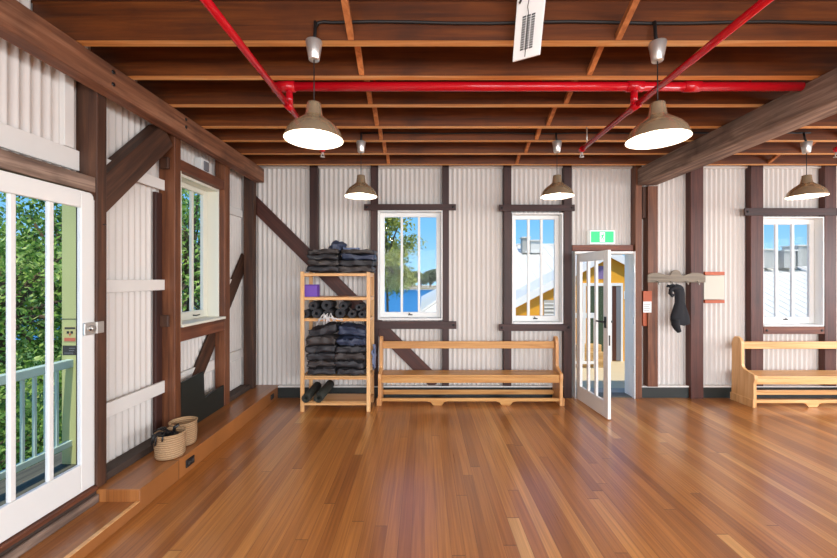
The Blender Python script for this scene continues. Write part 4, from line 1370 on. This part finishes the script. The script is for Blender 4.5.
tree('gum_tree', 'olive gum tree with airy foliage at the left of the water-view window', -1.45, 15.0, -4.0, 2.75, 1.0, 7000, 'leaf_gum', 31, 1.75, 0.085, None, clumps=26)

# yellow gabled building
YA = 9.4
def pxA(px): return X(px, YA)
xa_, xl, xr_ = pxA(608), pxA(500), pxA(716)
za = Z(254, YA)
sl = (za - Z(303, YA)) / (xa_ - pxA(515.5))
zl_ = za - sl * (xa_ - xl)
ya = thing('yellow_building', 'ochre yellow gabled building outside the open door', 'building', (xa_, YA + 0.8, GZ))
MB().prism([(xl, GZ), (xr_, GZ), (xr_, zl_), (xa_, za), (xl, zl_)], 1, YA, YA + 1.3).build('wall', M['yellow'], ya)
for s_ in (-1, 1):
    ex = xl - 0.2 if s_ < 0 else xr_ + 0.2
    ez = za - sl * abs(ex - xa_)
    o1, o2 = 0.03, 0.10
    c8 = [(xa_, YA - 0.12, za + o1), (ex, YA - 0.12, ez + o1), (ex, YA + 1.35, ez + o1), (xa_, YA + 1.35, za + o1)]
    MB().hexa(c8 + [(a, b, z + 0.07) for a, b, z in c8]).build('roof', M['roof_white'], ya)
    c8 = [(xa_, YA - 0.15, za - 0.09), (ex, YA - 0.15, ez - 0.09), (ex, YA - 0.122, ez - 0.09), (xa_, YA - 0.122, za - 0.09)]
    MB().hexa(c8 + [(a, b, z + 0.2) for a, b, z in c8]).build('barge_board', M['white'], ya)
zdt = Z(283, YA)
fd = MB()
fd.box(pxA(582), pxA(585), YA - 0.05, YA - 0.002, GZ, zdt).box(pxA(620), pxA(622), YA - 0.05, YA - 0.002, GZ, zdt).box(pxA(585), pxA(620), YA - 0.05, YA - 0.002, zdt - 0.07, zdt)
fd.box(pxA(607), pxA(611), YA - 0.05, YA - 0.002, GZ, zdt - 0.07)
fd = fd.build('door_frame', M['white'], ya)
box(pxA(587.5), pxA(606), YA - 0.03, YA - 0.003, GZ + 0.1, zdt - 0.08).build('glass_door', M['door_green'], fd)
box(pxA(611), pxA(615.5), YA - 0.03, YA - 0.003, GZ + 0.02, zdt - 0.08).build('brown_door', M['door_brown'], fd)
box(pxA(615.5), pxA(620), YA - 0.04, YA - 0.003, GZ + 0.02, zdt - 0.08).build('grey_door', M['ink'], fd)
box(pxA(598), pxA(603.8), YA - 0.012, YA - 0.002, Z(279, YA), Z(266, YA)).build('poster', M['mauve'], ya)
pt = box(pxA(623.8), pxA(627), YA - 0.012, YA - 0.002, Z(299, YA), Z(291, YA)).build('wall_plate', M['paper'], ya)
box(pxA(624.3), pxA(626.3), YA - 0.015, YA - 0.0125, Z(297.5, YA), Z(295.8, YA)).build('plate_print', M['ink_dark'], pt)
wv_ = box(pxA(543.5), pxA(554.5), YA - 0.02, YA - 0.002, Z(322, YA), Z(300, YA)).build('louvre_window', M['vent_grey'], ya)
lv_ = MB()
for k in range(5):
    z = Z(303 + k * 3.6, YA)
    lv_.box(pxA(544), pxA(554), YA - 0.035, YA - 0.021, z - 0.03, z)
lv_.build('louvres', M['white'], wv_)
# timber steps and white fence in front of it
stt = thing('timber_steps', 'sunny timber steps in front of the yellow building', 'steps', (X(592, 8.9), 9.0, GZ))
for k in range(3):
    box(X(572, 8.9), X(606, 8.9), 8.72 + k * 0.2, 8.72 + (k + 1) * 0.2, GZ + 0.001, GZ + 0.15 * (k + 1)).build('tread', M['outer_timber'], stt, bevel=0.008)
wf = thing('white_fence', 'white slatted fence seen behind the open door leaf', 'fence', (X(580, 9.2), 8.66, GZ))
box(X(560, 8.65), X(596, 8.65), 8.63, 8.67, Z(318, 8.65), Z(313, 8.65)).build('top_rail', M['white'], wf)
box(X(560, 8.65), X(596, 8.65), 8.63, 8.67, GZ + 0.1, GZ + 0.16).build('bottom_rail', M['white'], wf)
for k in range(7):
    xx = X(561 + k * 5.6, 8.65)
    box(xx - 0.02, xx + 0.02, 8.635, 8.665, GZ + (0.0 if k in (0, 6) else 0.161), Z(318.2, 8.65)).build('slat', M['white'], wf)

def hip_building(label, e0, e1, ye, ze, r0, r1, yr, zr, back, name='white_roofed_building'):
    b = thing(name, label, 'building', ((e0 + e1) / 2, yr, GZ - 0.2), 'white roofed sheds beyond the yard')
    zg = GZ - 0.2
    box(e0 + 0.3, e1 - 0.3, ye + 0.3, back - 0.3, zg, ze - 0.02).build('wall', M['cream_paint'], b)
    v = [(e0, ye, ze), (e1, ye, ze), (e1, back, ze), (e0, back, ze), (r0, yr, zr), (r1, yr, zr),
         (e0, ye, ze - 0.12), (e1, ye, ze - 0.12), (e1, back, ze - 0.12), (e0, back, ze - 0.12)]
    f = [(0, 1, 5, 4), (1, 2, 5), (2, 3, 4, 5), (3, 0, 4), (0, 6, 7, 1), (1, 7, 8, 2), (2, 8, 9, 3), (3, 9, 6, 0), (9, 8, 7, 6)]
    rf = MB().add(v, f).build('roof', M['roof_white'], b)
    rb = MB()
    n = 26
    for k in range(1, n):
        t = k / n
        p = Vector((e0 + (e1 - e0) * t, ye, ze + 0.012))
        # ribs run up the slope until they meet a hip or the ridge
        xx = p.x
        if xx < r0: s_ = (xx - e0) / (r0 - e0)
        elif xx > r1: s_ = (e1 - xx) / (e1 - r1)
        else: s_ = 1.0
        s_ = max(0.02, s_)
        q = Vector((xx, ye + (yr - ye) * s_, ze + (zr - ze) * s_ + 0.012))
        rb.tube([p, q], 0.009, 4)
    rb.build('rib', M['roof_white'], rf)
    caps = MB()
    caps.tube([(e0, ye, ze), (r0, yr, zr)], 0.06, 6).tube([(e1, ye, ze), (r1, yr, zr)], 0.06, 6).tube([(r0, yr, zr), (r1, yr, zr)], 0.06, 6)
    caps.build('ridge_cap', M['roof_white'], rf)
    return b, rf
YE, YR = 11.0, 16.0
b1, rf1 = hip_building('white hip-roofed building behind the yellow gable', X(420, YE), X(747, YE), YE, Z(313, YE), X(517, YR), X(566, YR), YR, Z(245, YR), 21.0)
YE2, YR2 = 12.0, 17.0
b2, rf2 = hip_building('long white-roofed building seen through the window over the right bench', X(752, YE2), 19.5, YE2, Z(322, YE2), X(700, YR2) + 0.9, 18.5, YR2, Z(259, YR2), 22.0)
def vent(px0, px1, py0, py1, Y, parent, depth=0.7, mat='vent_grey'):
    v_ = box(X(px0, Y), X(px1, Y), Y, Y + depth, Z(py1, Y), Z(py0, Y)).build('roof_vent', M[mat], parent)
    box(X(px0 - 0.8, Y), X(px1 + 0.8, Y), Y - 0.06, Y + depth + 0.06, Z(py0, Y), Z(py0 - 1.2, Y)).build('vent_cap', M['roof_white'], v_)
vent(522.5, 529.5, 238, 253, 15.0, b1, 0.3)
vent(530.5, 541, 241, 253, 15.0, b1, 0.5, 'roof_white')
vent(764, 776, 250, 268, 15.6, b2)
vent(784, 796, 251, 268, 15.6, b2)
vent(798, 811, 246, 266, 15.6, b2)
